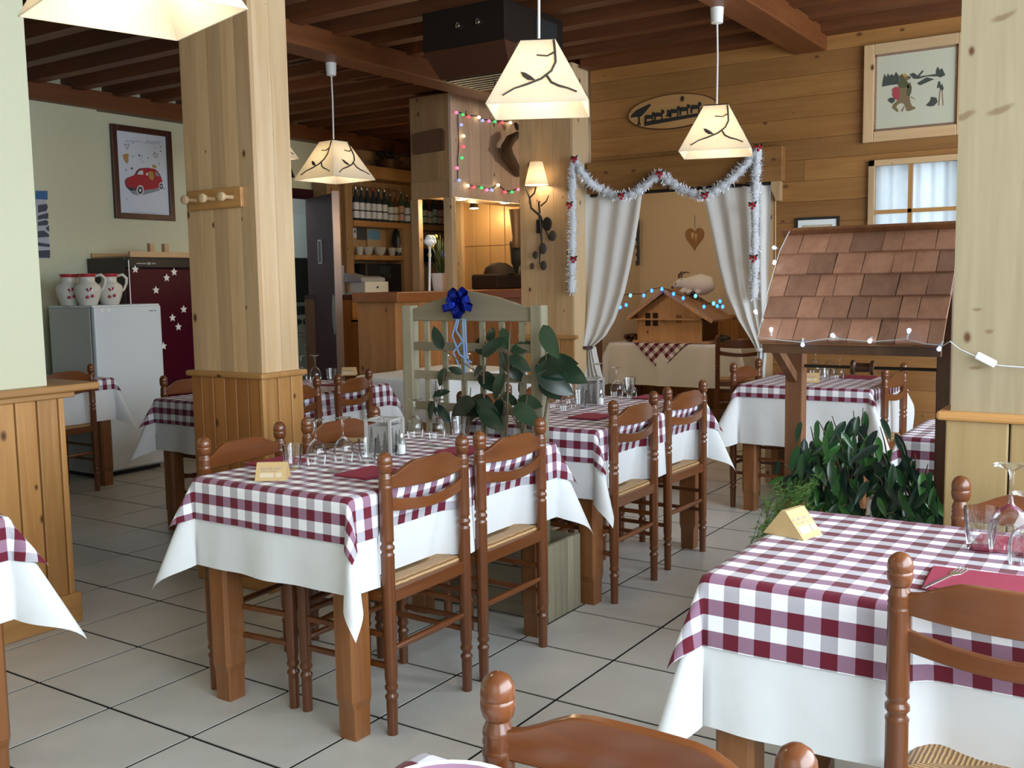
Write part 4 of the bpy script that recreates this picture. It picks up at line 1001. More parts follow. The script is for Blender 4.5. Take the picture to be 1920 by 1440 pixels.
# branch tips spread through the crown (a squat dome over the base)
tips = [(1490,880),(1470,870),(1500,835),(1520,800),(1535,790),(1560,780),(1600,770),(1618,765),(1650,800),(1690,830),(1715,850),(1740,870),(1560,850),(1600,840),(1640,860),(1680,880),(1720,900),(1550,910),(1590,900),(1630,920),(1670,930),(1710,940),(1745,930),(1580,950),(1620,960),(1660,965),(1700,970),(1740,965),(1530,905),(1515,865),(1610,810),(1570,815),(1655,850),(1700,910),(1735,905),(1640,890)]
for (px, py) in tips:
    e = PY(px, py, rn.uniform(1.10, 1.34)); b0 = min(roots, key=lambda q: abs(q.x-e.x)); mid = b0.lerp(e, .55)+Vector((0, .03, .10))
    pts = [b0, b0.lerp(mid, .6), mid, mid.lerp(e, .6)+Vector((0,0,.015)), e]; bm_.tube(pts, [.006,.005,.004,.0028,.0015], 5)
    out = (e-mid); out.z = 0
    for k in range(8):
        t_ = rn.uniform(.0, 1); q = mid.lerp(e, t_)+Vector((rn.uniform(-.035,.035), rn.uniform(-.03,.05), rn.uniform(-.03,.03)))
        d = Vector((rn.uniform(-.7,.7), rn.uniform(-.7,.2), rn.uniform(-1.3,-.35)))
        if k == 0: d = Vector((out.x*2, out.y, -.5))
        if nl < 290: place_leaf(FL, fp, q, d, Vector((rn.uniform(-.8,.8), -1, rn.uniform(.1,.9))), rn.uniform(.7, 1.15)); nl += 1
obj('branches', bm_, M_stem, fp, smooth=60)
# feathery fern at the left of the well base
fe = thing('asparagus_fern', 'feathery light green fern at the foot of the well, left of the ficus', 'plant', (0,0,0))
fm = MB(); rn = random.Random(9); M_fern = plain('fern_green', (.10,.20,.035), .6, var=.3)
for k in range(75):
    b0 = Vector((rn.uniform(.78,.98), rn.uniform(1.17,1.26), rn.uniform(.25,.34))); px, py = rn.uniform(1425,1545), rn.uniform(890,1010)
    e = PY(px, py, rn.uniform(.98,1.2)); e.z = max(e.z, .06); c = b0.lerp(e, .5)+Vector((0,-.02,.09)); n_ = 12; prev = None
    for i in range(n_+1):
        t_ = i/n_; p = b0*(1-t_)**2+c*2*t_*(1-t_)+e*t_*t_
        if prev is not None: fm.tube([prev, p], .0011, 3, caps=False)
        if i > 2:
            for s in range(5):
                d = Vector((rn.uniform(-1,1), rn.uniform(-1,1), rn.uniform(-.6,.8))).normalized()*rn.uniform(.012,.028); w_ = Vector((0,0,.0014)) if abs(d.z) < .01 else d.cross(Vector((0,1,.3))).normalized()*.0012
                fm.add([p-w_, p+w_, p+d], [(0,1,2)])
        prev = p
o = obj('fronds', fm, M_fern, fe); o['kind'] = 'stuff'

# blue string lights along the well roof
M_led = plain('blue_led', (.1,.2,.9), .3, emit=(.22,.42,1.0), es=9); M_ledw = plain('white_blue_led', (.5,.6,1), .3, emit=(.55,.75,1.0), es=11); M_wire = plain('clear_wire', (.55,.58,.60), .3)
sg = thing('string_lights', 'string of blue lights along the well roof edge running to the right column', 'string lights', (0,0,0), group=None)
yl = YE-.02
path = [(1480,434),(1462,470),(1440,545),(1421,632),(1446,636),(1505,642),(1560,634),(1600,638),(1632,641),(1700,636),(1735,645),(1768,648)]
wp_ = [PY(a, b_, YR-.03-(YR-YE)*min(1, i/3)-.02) for i, (a, b_) in enumerate(path)]
wp_ += [PY(1782, 640, .70), PY(1800, 655, .70), PY(1829, 668, .70)]
obj('wire', MB().tube(wp_, .0018, 5), M_wire, sg, smooth=80)
for k, (a, b_, dx, dy) in enumerate(((1450,464,8,2),(1452,494,0,-6),(1416,583,4,8),(1446,616,0,14),(1505,648,0,-14),(1560,628,12,8),(1630,641,5,-10),(1705,618,-5,18),(1760,656,8,-16))):
    yy = YR-.06 if b_ < 480 else (YR-.14 if b_ < 520 else (YE+.04 if b_ < 600 else YE-.03))
    p = PY(a, b_, yy); q = PY(a+dx, b_+dy, yy); d = (q-p)
    obj('socket', MB().tube([q, p.lerp(q, .35)], .0035, 6), M_wire, sg)
    obj('led_bulb', MB().tube([p-d.normalized()*.004, p, p+d.normalized()*.012], [.003,.0075,.004], 8), M_ledw if k in (1, 2, 3, 5, 6) else M_led, sg, smooth=60)
cw = thing('cable_switch', 'white inline cable switch hanging on the right pine column', 'switch', PY(1848, 675, .70))
a, b_ = PY(1830, 665, .70)-cw.location, PY(1867, 684, .70)-cw.location
obj('switch_body', MB().bar(a, b_, .012, .022, (0,-1,0) if False else (0,0,1)), M_whitepl, cw, bev=.005)
obj('cable', MB().tube([b_, PY(1880, 686, .70)-cw.location, PY(1935, 690, .702)-cw.location], .002, 5), M_wire, cw)
# ================================================================ CURTAINS, GARLAND, ALCOVE
M_curt = cloth_mat('ivory_curtain', (.80,.80,.79), .7, .05, .25)
YC = YW-.04
def interp(tab, t_):
    for i in range(len(tab)-1):
        if t_ <= tab[i+1][0]:
            a, b_ = tab[i], tab[i+1]; k = (t_-a[0])/(b_[0]-a[0]); k = max(0, min(1, k)); return tuple(a[j]+(b_[j]-a[j])*k for j in range(1, len(a)))
    return tab[-1][1:]
def curtain(rows, label, seed, nf=4, yc=YC):
    # rows: (py, left px, right px) of the hanging cloth from rail to gather
    tab = [(i/(len(rows)-1),)+r_ for i, r_ in enumerate(rows)]
    def fn(u, v):
        py, l, r_ = interp(tab, v); x = l+(r_-l)*u
        p = PY(x, py, yc); w_ = abs(PY(r_, py, yc).x-PY(l, py, yc).x); amp = .008+.030*min(1, .22/max(.08, w_))*.5
        ph = u*nf*2*math.pi+seed+.9*math.sin(v*2.2+seed)+1.1*math.sin(u*5+seed); p.y += amp*math.sin(ph)+.4*amp*math.sin(ph*.37+1)-.02*v*math.sin(math.pi*v*.6)
        return p
    return MB().grid(lambda u, v: fn(u, v), 110, 44)
c1 = thing('curtain', 'left ivory curtain gathered low with a dark tie at the opening', 'curtain', (0,0,0), group='ivory curtains at the opening')
obj('drape', curtain([(348,1083,1207),(400,1082,1200),(450,1081,1192),(500,1081,1183),(550,1080,1172),(600,1080,1155),(630,1083,1138),(650,1092,1116)], '', .3), M_curt, c1, smooth=180)
obj('tail', curtain([(650,1092,1114),(665,1092,1117),(690,1090,1124),(712,1088,1131)], '', 1.1, 5), M_curt, c1, smooth=180)
tp = PY(1103, 651, YC); M_tie = plain('dark_tie_band', (.07,.03,.035), .7)
obj('tie_band', MB().lathe([(.045,-.012),(.052,0),(.045,.012)], 20, (tp.x, tp.y-.02, tp.z), caps=False), M_tie, c1, smooth=60)
c2 = thing('curtain', 'right ivory curtain swept to the side behind the well roof', 'curtain', (0,0,0), group='ivory curtains at the opening')
obj('drape', curtain([(338,1312,1447),(400,1327,1446),(450,1337,1444),(500,1347,1442),(550,1360,1441),(600,1383,1440),(635,1407,1438),(655,1420,1437)], '', 2.0), M_curt, c2, smooth=180)
obj('tail', curtain([(655,1420,1436),(690,1420,1434),(760,1421,1434)], '', .5, 3), M_curt, c2, smooth=180)
tp = PY(1429, 655, YC); obj('tie_band', MB().lathe([(.035,-.012),(.042,0),(.035,.012)], 20, (tp.x, tp.y-.02, tp.z), caps=False), M_white_cloth, c2, smooth=60)
obj('curtain_rod', MB().tube([(OX0-.0, YW-.04, OZ1-.03), (OX1+.02, YW-.04, OZ1-.03)], .012, 8), M_iron, c2)
# tinsel garland: a core and thousands of fine white strands
M_tin = plain('white_tinsel', (.78,.80,.86), .35, .25); M_tin2 = plain('white_tinsel_core', (.66,.68,.73), .7)
ga = thing('garland', 'white tinsel garland with red holly sprigs swagged around the opening', 'garland', (0,0,0))
YG = YW-.115
rn = random.Random(4)
segs = [[(1075,303),(1073,360),(1074,420),(1073,480),(1072,548)], [(1077,300),(1090,322),(1107,343),(1130,357),(1152,367),(1165,369)], [(1165,369),(1190,362),(1212,346),(1237,325)],
        [(1237,325),(1258,343),(1282,357),(1310,366),(1325,367)], [(1325,367),(1348,354),(1372,336),(1398,310),(1421,282)], [(1421,280),(1418,330),(1416,400),(1416,480),(1414,558)]]
strand = MB(); core = MB()
for sg_ in segs:
    pts = [PY(a, b_, YP-.045 if a < 1092 and b_ < 600 else (YP+.03 if a < 1112 else YG)) for a, b_ in sg_]; fine = []
    for i in range(len(pts)-1):
        for k in range(6): fine.append(pts[i].lerp(pts[i+1], k/6))
    fine.append(pts[-1]); core.tube([p for p in fine], [.026+.006*math.sin(i*1.7)+.003*math.sin(i*4.1) for i in range(len(fine))], 8)
    for i in range(len(fine)-1):
        n_ = int((fine[i+1]-fine[i]).length/.0007)
        for k in range(n_):
            p = fine[i].lerp(fine[i+1], rn.random()); d = Vector((rn.gauss(0,1), rn.gauss(0,1), rn.gauss(0,1))).normalized()
            r_ = rn.uniform(.034,.062); wv = d.orthogonal().normalized()*.0030
            strand.add([p+d*.020-wv, p+d*.020+wv, p+d*r_], [(0,1,2)])
obj('core', core, M_tin2, ga, smooth=60); o = obj('tinsel', strand, M_tin, ga); o['kind'] = 'stuff'
M_berry = plain('red_berry', (.42,.008,.02), .2); M_holly = plain('holly_green', (.012,.04,.018), .4)
HL = leaf_mesh('holly_leaf', .035, .010, M_holly, .3, .2)
for (a, b_) in ((1077,299),(1165,368),(1237,327),(1322,367),(1422,277),(1068,385),(1076,487),(1411,386),(1413,485)):
    p = PY(a, b_, (YP-.08) if (a < 1080) else YG-.05); bm_ = MB()
    for dx, dz in ((-.014,.004),(.012,0),(0,-.012),(.004,.010)): bm_.ball(p+Vector((dx*1.3, -.004, dz*1.3)), .0105, 7)
    hs = obj('holly_berries', bm_, M_berry, ga, smooth=180); hs['label'] = 'red berries with dark holly leaves'
    for d in ((-1,-.3,.7),(1,-.3,.8)): place_leaf(HL, hs, p+Vector((0,.004,.004)), d, (0,-1,.2), 1.1, 'holly_leaf')
# alcove table with chalet, goat, hanging heart, striped picture
al = PZ(1142, 643, ZT); ar = PZ(1372, 647, ZT)
TA = (al.x, al.x+1.42, al.y, al.y+.62)
table(*TA, 'sideboard table in the alcove under a long white cloth')
cloths(*TA, 'ca', 83, .43, 0, 'long white cloth on the alcove table below the model chalet', None, amp=.14, flare=.5)
cx_ = (TA[0]+TA[1])/2-.12; t = obj('checked_topper', MB().add([(cx_-.33, TA[2]+.1, ZT+.006), (cx_+.33, TA[2]+.1, ZT+.006), (cx_-.29, TA[2]-.016, ZT+.006), (cx_+.29, TA[2]-.016, ZT+.006), (cx_, TA[2]-.034, ZT-.27)], [(0,2,3,1),(2,4,3)]), M_check)
ul = t.data.uv_layers.new(name='UVMap')
for l in t.data.loops:
    v = t.data.vertices[l.vertex_index].co; s_ = v.x; h_ = v.z-ZT; ul.data[l.index].uv = ((s_+h_)*.62, (s_-h_)*.62)
tag(t, 'burgundy checked corner of cloth hanging over the alcove table front', 'tablecloth')
M_chal = wood('chalet_pine', (.58,.36,.19), (.44,.25,.11), 'z', .6, .1); M_chalroof = wood('chalet_roof', (.38,.22,.10), (.25,.12,.05), 'x', .7, .1)
ch = thing('model_chalet', 'wooden model chalet with string of blue lights on the alcove table', 'model house', (0,0,0))
ZC = ZT+.008; yb0, yb1 = TA[2]+.12, TA[2]+.56
g0, g1 = PY(1195, 600, yb0).x, PY(1316, 600, yb0).x; gz = PY(1240, 545, yb0).z; ez = PY(1195, 585, yb0).z-.01; gx = (g0+g1)/2-.03
obj('floor_board', MB().box(g0-.03, g1+.10, yb0-.05, yb1+.02, ZC, ZC+.02), M_chal, ch)
obj('gable_wall', MB().prism([(g0, ZC+.02), (g1, ZC+.02), (g1, ez), (gx, gz-.02), (g0, ez)], (0, yb0, 0), (1,0,0), (0,0,1), (0,1,0), .012), M_chal, ch)
obj('gable_wall', MB().prism([(g0, ZC+.02), (g1, ZC+.02), (g1, ez), (gx, gz-.02), (g0, ez)], (0, yb1-.012, 0), (1,0,0), (0,0,1), (0,1,0), .012), M_chal, ch)
obj('side_wall', MB().box(g1-.012, g1, yb0+.012, yb1-.012, ZC+.02, ez-.02), M_dark_z, ch); obj('side_wall', MB().box(g0, g0+.012, yb0+.012, yb1-.012, ZC+.02, ez-.02), M_chal, ch)  # right wall is pine too, shadow on that side painted in as dark wood
ov = .09
for s, gg in ((-1, g0), (1, g1)):
    k = (gz-ez)/abs(gx-gg); ex_ = gg+s*(.14 if s > 0 else ov); zz = gz-k*abs(ex_-gx)
    obj('roof_slope', MB().add([(gx, yb0-.07, gz), (ex_, yb0-.07, zz), (ex_, yb1+.05, zz), (gx, yb1+.05, gz), (gx, yb0-.07, gz+.018), (ex_, yb0-.07, zz+.018), (ex_, yb1+.05, zz+.018), (gx, yb1+.05, gz+.018)],
        [(0,1,2,3),(7,6,5,4),(0,4,5,1),(1,5,6,2),(2,6,7,3),(3,7,4,0)]), M_chalroof, ch)
    obj('barge_board', MB().bar((gx, yb0-.075, gz), (ex_, yb0-.075, zz), .012, .035), M_chal, ch)
obj('balcony', MB().box(g0-.005, g1+.005, yb0-.05, yb0, ez-.07, ez-.055).bar((gx-.08, yb0-.03, ez-.06), (gx, yb0-.01, ez-.12), .015, .015), M_chal, ch)
M_darkpane = plain('dark_pane', (.02,.018,.018), .2)
for (a, b_) in ((1215,592),(1229,592),(1215,606),(1229,606)):
    p = PY(a, b_, yb0); obj('window_pane', MB().box(p.x-.028, p.x+.028, yb0-.004, yb0+.001, p.z-.028, p.z+.028), M_darkpane, ch)
for (a, b_) in ((1268,594),(1276,602)):
    pass
p = PY(1273, 600, yb0); obj('door', MB().box(p.x-.03, p.x+.03, yb0-.004, yb0+.001, p.z-.03, p.z+.05), M_chalroof, ch)
for k in range(4): obj('log_stack', MB().tube([(g0-.05-.03*k, yb0+.02, ZC+.03+.02*(k % 2)), (g0-.05-.03*k, yb0+.2, ZC+.03+.02*(k % 2))], .03, 10), M_dark_z, ch)
obj('ornament', MB().ball((g1+.2, yb0+.05, ZC+.045), .045, 8, (1.9,1,.9)), M_iron, ch, smooth=180)
M_bled = plain('deep_blue_bulb', (.02,.08,.8), .3, emit=(.02,.14,1.0), es=6); M_cled = plain('cyan_blue_bulb', (.05,.3,.9), .3, emit=(.05,.42,1.0), es=7)
s2 = thing('string_lights', 'blue bulb string along the model chalet gable in the alcove', 'string lights', (0,0,0))
pts = [(1160,576),(1165,557),(1182,554),(1207,554),(1222,545),(1241,542),(1263,551),(1281,559),(1304,555),(1320,575),(1338,569),(1345,574),(1355,575),(1163,576),(1174,572),(1350,565)]
yL = yb0-.11
for k, (a, b_) in enumerate(pts):
    p = PY(a, b_, yL); o = obj('bulb', MB().ball(p, .0155, 8, (1,1,1.25)), M_cled if k in (2, 8, 10) else M_bled, s2, smooth=180)
obj('wire', MB().tube([PY(a, b_-3, yL+.01) for a, b_ in pts[1:13]], .004, 5), M_iron, s2)
# white plush goat lying on the chalet roof
M_fur = plain('white_plush', (.78,.75,.69), .95, bump=.6, bscale=120); M_horn = plain('dark_horn', (.10,.05,.04), .6)
yg = yb0+.33; gp = PY(1300, 522, yg)
rz_g = gz-(gz-ez)/abs(gx-g1)*max(0, gp.x-gx)+.125; gp.z = rz_g if rz_g > gp.z-.12 else gp.z
gt = thing('plush_goat', 'white plush goat with dark horns lying on the model chalet roof', 'soft toy', gp)
bm_ = MB(); bm_.tube([(-.20,-.06,.0),(-.17,-.05,.015),(-.13,-.03,.04),(-.09,-.01,.03),(-.02,0,.015),(.08,0,.02),(.16,0,.005),(.215,0,-.03)], [.012,.035,.050,.062,.095,.112,.100,.03], 14)
for dx in (-.06, .02, .12): bm_.tube([(dx,-.04,-.03),(dx-.05,-.10,-.065)], [.035,.026], 8)
bm_.tube([(-.12,-.05,.08),(-.09,-.08,.075)], [.012,.006], 6)
obj('body', bm_, M_fur, gt, smooth=180)
for dy in (-.03, .03): obj('horn', MB().tube([(-.14,dy,.075),(-.15,dy,.12),(-.11,dy*1.6,.15),(-.06,dy*1.8,.14)], [.012,.011,.008,.003], 7), M_horn, gt, smooth=60)
for dy in (-.085,): obj('eye', MB().ball((-.155,-.09,.035), .008, 6), M_black, gt, smooth=180)
obj('muzzle', MB().ball((-.205,-.06,-.004), .016, 7), M_horn, gt, smooth=180)
for dx in (-.11, .07): obj('hoof', MB().ball((dx-.03,-.10,-.07), .026, 7), M_black, gt, smooth=180)
# heart
hp = PY(1303, 445, 7.997); hk = thing('wooden_heart', 'flat wooden heart with cut outs hanging on the yellow alcove wall', 'heart', hp)
def heart(s, n=28): return [(s*.055*16*math.sin(t_)**3/1.0/1.0*.1*10/10, s*.055*(13*math.cos(t_)-5*math.cos(2*t_)-2*math.cos(3*t_)-math.cos(4*t_))) for t_ in [2*math.pi*i/n for i in range(n)]]
hs_ = [(16*math.sin(t_)**3, 13*math.cos(t_)-5*math.cos(2*t_)-2*math.cos(3*t_)-math.cos(4*t_)) for t_ in [2*math.pi*i/32 for i in range(32)]]
M_heart = wood('heart_wood', (.45,.22,.07), (.30,.13,.04), 'z', .5, .1)
obj('heart_plate', MB().prism([(a*.0068, b_*.0085) for a, b_ in hs_], (0,0,0), (1,0,0), (0,0,1), (0,-1,0), .015), M_heart, hk)
M_pale = plain('pale_inlay', (.66,.48,.25), .7)
obj('inlay', MB().prism([(-.02+.018*a/16, .02+.05*b_/16) for a, b_ in hs_], (0,-.016,0), (1,0,0), (0,0,1), (0,-1,0), .003).prism([(.02+.012*a/16, .0+.06*b_/16) for a, b_ in hs_], (0,-.016,0), (1,0,0), (0,0,1), (0,-1,0), .003), M_pale, hk)
obj('cord', MB().tube([(0,-.005,.1),(0,-.003,.24)], .002, 5), M_iron, hk)
# striped picture behind the left curtain
y_ = 7.90; a0, a1 = PY(1160, 430, y_), PY(1198, 497, y_)
sp = thing('striped_picture', 'black and white striped picture half hidden by the left curtain', 'picture', (0, 0, 0))
obj('backing', MB().box(a0.x, a1.x, y_, y_+.02, a1.z, a0.z+.1), plain('slate_board', (.05,.055,.065), .5), sp)
for k in range(5):
    z0_ = a1.z+.05+k*.085; obj('white_bar', MB().box(a0.x+.02, a1.x-.03, y_-.004, y_, z0_, z0_+.05), M_white, sp)
# ================================================================ ON THE WOOD WALL
def flat(mb, poly, o, t=.002, s=1, off=(0,0)): mb.prism([(off[0]+s*a, off[1]+s*b_) for a, b_ in poly], o, (1,0,0), (0,0,1), (0,-1,0), t)
# carved oval plaque
yq = YW-.012; pa = PY(1180, 220, yq); pb = PY(1345, 205, yq); pt = PY(1262, 178, yq).z; pbt = PY(1262, 240, yq).z
pc = Vector(((pa.x+pb.x)/2, yq, (pt+pbt)/2)); rx, rz_ = (pb.x-pa.x)/2, (pt-pbt)/2
oq = thing('oval_plaque', 'oval wooden plaque with dark tree, cows and star on the plank wall', 'plaque', pc)
ell = [(rx*math.cos(2*math.pi*i/40), rz_*math.sin(2*math.pi*i/40)) for i in range(40)]
obj('bark_rim', MB().prism([(a*1.03, b_*1.06) for a, b_ in ell], (0,.008,0), (1,0,0), (0,0,1), (0,-1,0), .012), M_dark_z, oq)
obj('slice', MB().prism(ell, (0,0,0), (1,0,0), (0,0,1), (0,-1,0), .014), wood('slice_wood', (.46,.25,.095), (.36,.18,.06), 'x', .5, 0), oq)
M_sil = plain('black_silhouette', (.018,.016,.013), .7)
sm_ = MB(); u_ = rx
flat(sm_, [(-.97,-.08),(-.93,.05),(-.84,.25),(-.72,.38),(-.60,.45),(-.50,.52),(-.46,.48),(-.52,.35),(-.60,.15),(-.68,-.05),(-.74,-.10),(-.72,-.45),(-.69,-.58),(-.80,-.58),(-.77,-.45),(-.78,-.12)], (0,-.014,0), .003, 1, (0,0)) if False else None
def sil(poly): sm_.prism([(a*rx, b_*rz_) for a, b_ in poly], (0,-.014,0), (1,0,0), (0,0,1), (0,-1,0), .003)
sil([(-.95,-.10),(-.92,.06),(-.82,.28),(-.70,.42),(-.58,.52),(-.50,.60),(-.46,.54),(-.54,.32),(-.62,.08),(-.70,-.10)]); sil([(-.77,-.08),(-.73,-.08),(-.72,-.50),(-.69,-.62),(-.80,-.62),(-.76,-.45)])
sil([(-.62,-.72),(.95,-.42),(.95,-.25),(-.62,-.46)])
def cow(cx, cz, s):
    sil([(cx+s*a, cz+s*2.4*b_) for a, b_ in ((-.10,-.10),(-.10,.05),(-.06,.08),(.04,.06),(.06,.13),(.10,.11),(.11,.05),(.07,.02),(.07,-.10),(.05,-.10),(.05,-.02),(-.06,-.02),(-.07,-.10))])
for cx, cz in ((-.50,-.25),(-.28,-.18),(.08,-.08),(.30,-.03),(.55,.02)): cow(cx, cz, 1.15)
sil([(-.12,-.30),(-.09,-.05),(-.10,.05),(-.07,.14),(-.04,.05),(-.03,-.05),(-.01,-.30)])
sil([(.25+.06*(1 if i % 2 else .5)*math.cos(math.pi*i/8), .68+.20*(1 if i % 2 else .5)*math.sin(math.pi*i/8)) for i in range(16)])
obj('silhouette', sm_, M_sil, oq)
# framed drawing of an animal hiker
yf = YW-.03; f0 = PY(1621, 92, yf); f1x = f0.x+.62; fz1 = f0.z+.02; fz0 = PY(1622, 268, yf).z
pf = thing('framed_drawing', 'pine framed drawing of a brown animal hiker with red rucksack on the plank wall', 'picture', (0,0,0))
bw_ = .065
for nm, bx_, mt in (('frame_bar', (f0.x, f0.x+bw_, fz0, fz1), M_pine_z), ('frame_bar', (f1x-bw_, f1x, fz0, fz1), M_pine_z), ('frame_bar', (f0.x+bw_, f1x-bw_, fz1-bw_, fz1), M_pine_x), ('frame_bar', (f0.x+bw_, f1x-bw_, fz0, fz0+bw_), M_pine_x)):
    obj(nm, MB().box(bx_[0], bx_[1], yf-.012, YW, bx_[2], bx_[3]), mt, pf, bev=.004)
ix0, ix1, iz0, iz1 = f0.x+bw_, f1x-bw_, fz0+bw_, fz1-bw_
obj('paper', MB().box(ix0, ix1, yf+.005, yf+.012, iz0, iz1), plain('grey_green_paper', (.52,.50,.38), .8), pf)
M_rope = plain('twisted_border', (.26,.13,.09), .8)
bm_ = MB()
for k in range(40):
    for z_ in (iz0+.008, iz1-.008): x_ = ix0+(ix1-ix0)*(k+.5)/40; bm_.box(x_-.004, x_+.003, yf, yf+.006, z_-.006, z_+.006)
    for x_ in (ix0+.008, ix1-.008): z_ = iz0+(iz1-iz0)*(k+.5)/40; bm_.box(x_-.006, x_+.006, yf, yf+.006, z_-.005, z_+.003)
obj('border', bm_, M_rope, pf)
def pic(name, polys, mat, par, d):
    m = MB()
    for poly in polys: m.prism([(PY(1600+a/6.545, 60+b_/6.545, yf+.004).x, PY(1600+a/6.545, 60+b_/6.545, yf+.004).z) for a, b_ in poly], (0, yf+.005-d, 0), (1,0,0), (0,0,1), (0,-1,0), .0012)
    return obj(name, m, mat, par)
M_dgrey = plain('ink_grey', (.055,.06,.05), .8); M_brown = plain('ink_brown', (.19,.13,.06), .8); M_red = plain('ink_red', (.36,.05,.06), .8); M_yel = plain('ink_yellow', (.42,.26,.06), .8); M_grn = plain('ink_green', (.085,.085,.035), .8)
pic('fir_trees', [[(352,672),(365,580),(385,512),(410,560),(425,505),(445,545),(470,515),(500,540),(525,490),(560,540),(570,640),(460,650)], [(1015,470),(1038,425),(1060,465),(1090,445),(1130,530),(1070,558),(1015,540)]], M_dgrey, pf, .0004)
pic('mountains', [[(780,630),(900,555),(995,578),(820,655)], [(690,520),(740,500),(790,535),(850,470),(865,480),(810,545),(1010,515),(1015,545),(900,545),(800,575),(740,575)]], M_dgrey, pf, .0004)
pic('animal_body', [[(548,620),(600,590),(665,600),(690,700),(690,780),(700,860),(720,910),(765,925),(755,945),(680,972),(650,965),(640,900),(600,870),(560,880),(525,915),(558,970),(540,982),(475,930),(490,890),(545,840),(555,740)]], M_brown, pf, .0006)
pic('animal_head', [[(565,540),(600,515),(650,530),(690,545),(705,560),(690,580),(640,600),(575,605)]], M_grn, pf, .0008)
pic('snout', [[(610,560),(650,535),(690,545),(703,562),(680,582),(640,585)]], M_brown, pf, .0020); pic('nose', [[(675,548),(700,545),(708,560),(690,575)]], M_dgrey, pf, .0032)
pic('cap', [[(600,520),(640,512),(668,540),(640,552),(615,545)]], M_yel, pf, .0032)
pic('jacket', [[(548,610),(660,600),(690,690),(640,680),(580,690)], [(665,640),(700,620),(718,680),(712,740),(690,790),(660,780)]], M_grn, pf, .0020)
pic('rucksack', [[(478,700),(520,672),(560,680),(570,800),(545,840),(500,815),(480,780)]], M_red, pf, .0010)
pic('pan', [[(425,830),(460,805),(510,815),(510,850),(475,878),(440,855)]], M_dgrey, pf, .0022)
pic('boots', [[(890,900),(940,850),(955,795),(1020,805),(1035,860),(990,905),(940,915)], [(1025,690),(1045,605),(1065,605),(1075,660),(1090,635),(1110,690),(1095,725),(1070,700),(1050,680)]], M_dgrey, pf, .0006)
pic('walking_poles', [[(1062,700),(1072,700),(1055,905),(1042,905)], [(1085,710),(1095,710),(1108,900),(1098,900)], [(590,960),(630,900),(638,905),(600,985)], [(705,790),(760,820),(758,828),(703,800)]], M_rope, pf, .0006)
# small certificate frame above the well roof
ys = YW-.012; a0 = PY(1492, 409, ys); a1 = PY(1574, 405, ys); zb_ = a0.z-.24
cf = thing('certificate_frame', 'black framed certificate above the well roof', 'picture', (0,0,0))
for b4 in ((a0.x, a0.x+.016, zb_, a0.z), (a1.x-.016, a1.x, zb_, a0.z), (a0.x+.016, a1.x-.016, a0.z-.016, a0.z), (a0.x+.016, a1.x-.016, zb_, zb_+.016)):
    obj('frame_bar', MB().box(b4[0], b4[1], ys-.006, YW, b4[2], b4[3]), M_black, cf)
obj('mount', MB().box(a0.x+.016, a1.x-.016, ys, ys+.006, zb_+.016, a0.z-.016), M_white, cf)
obj('sheet', MB().box(a0.x+.045, a1.x-.045, ys-.002, ys, zb_+.04, a0.z-.05), plain('cream_sheet', (.55,.50,.36), .8), cf)
bm_ = MB()
for b4 in ((a0.x+.05, a0.x+.054, zb_+.045, a0.z-.055), (a1.x-.054, a1.x-.05, zb_+.045, a0.z-.055), (a0.x+.05, a1.x-.05, a0.z-.059, a0.z-.055)): bm_.box(b4[0], b4[1], ys-.003, ys-.002, b4[2], b4[3])
for k in range(4): bm_.box(a0.x+.075, a1.x-.075-.01*(k % 2), ys-.003, ys-.002, a0.z-.085-.02*k, a0.z-.080-.02*k)
obj('print', bm_, M_print, cf)
# low panel under the plank wall lamp: hanging cord right of the opening
o = obj('light_cord', MB().tube([PY(1454, 350, YW-.02), PY(1454, 490, YW-.02)], .004, 5), M_pale); tag(o, 'thin pale cord hanging down right of the opening', 'cord')
# ================================================================ WALL LAMP ON THE PILASTER
yw_ = YP-.09; wl_ = thing('wall_lamp', 'lit wall lamp with iron branch and leaves on the pine pilaster', 'lamp', (0,0,0))
s0, s1 = PY(1006, 347, yw_), PY(1006, 304, yw_); hh = s1.z-s0.z
obj('lamp_shade', MB().lathe([(.088,0),(.048,hh),(.046,hh),(.086,0)], 28, (s0.x, yw_, s0.z), caps=False), M_shade, wl_, smooth=50)
obj('bulb', MB().ball((s0.x, yw_, s0.z+.07), .022, 8), M_bulb, wl_, smooth=180)
point('wall_lamp_light', (s0.x, yw_, s0.z+.05), 3.4, WARM, .03)
def twig(pts, r_): return MB().tube([PY(a, b_, yw_+d) for a, b_, d in pts], r_, 7)
obj('iron_branch', twig([(1005,350,0),(1002,362,.0),(992,372,.0)], [.006,.006,.006]).tube([PY(985,350,yw_), PY(993,372,yw_+.02), PY(996,390,yw_+.03), PY(1012,404,yw_+.04), PY(1013,425,yw_+.05), PY(1016,450,yw_+.06)], [.006,.007,.008,.010,.009,.006], 7)
    .tube([PY(1012,400,yw_+.04), PY(1010,380,yw_+.02), PY(1012,378,yw_+.02)], [.008,.007,.009], 7).tube([PY(1014,386,yw_+.04), PY(1024,378,yw_+.02), PY(1029,366,yw_+.02)], [.006,.005,.003], 7)
    .tube([PY(1014,405,yw_+.05), PY(1020,425,yw_+.055), PY(1031,450,yw_+.06)], [.006,.006,.004], 7).tube([PY(1016,450,yw_+.06), PY(1012,480,yw_+.065), PY(1012,495,yw_+.07)], [.006,.005,.003], 7), M_iron, wl_, smooth=60)
for (a, b_, rr, q) in ((1026,420,.052,0),(1036,442,.040,1),(1018,466,.042,1),(1004,478,.030,2),(998,499,.026,3),(1019,498,.036,2)):
    p = PY(a, b_, yw_+.055); obj('metal_leaf', MB().ball(p, rr, 10, (.8,.16,1.0)), (M_iron, M_vine, M_vine, M_horn)[q], wl_, smooth=180)
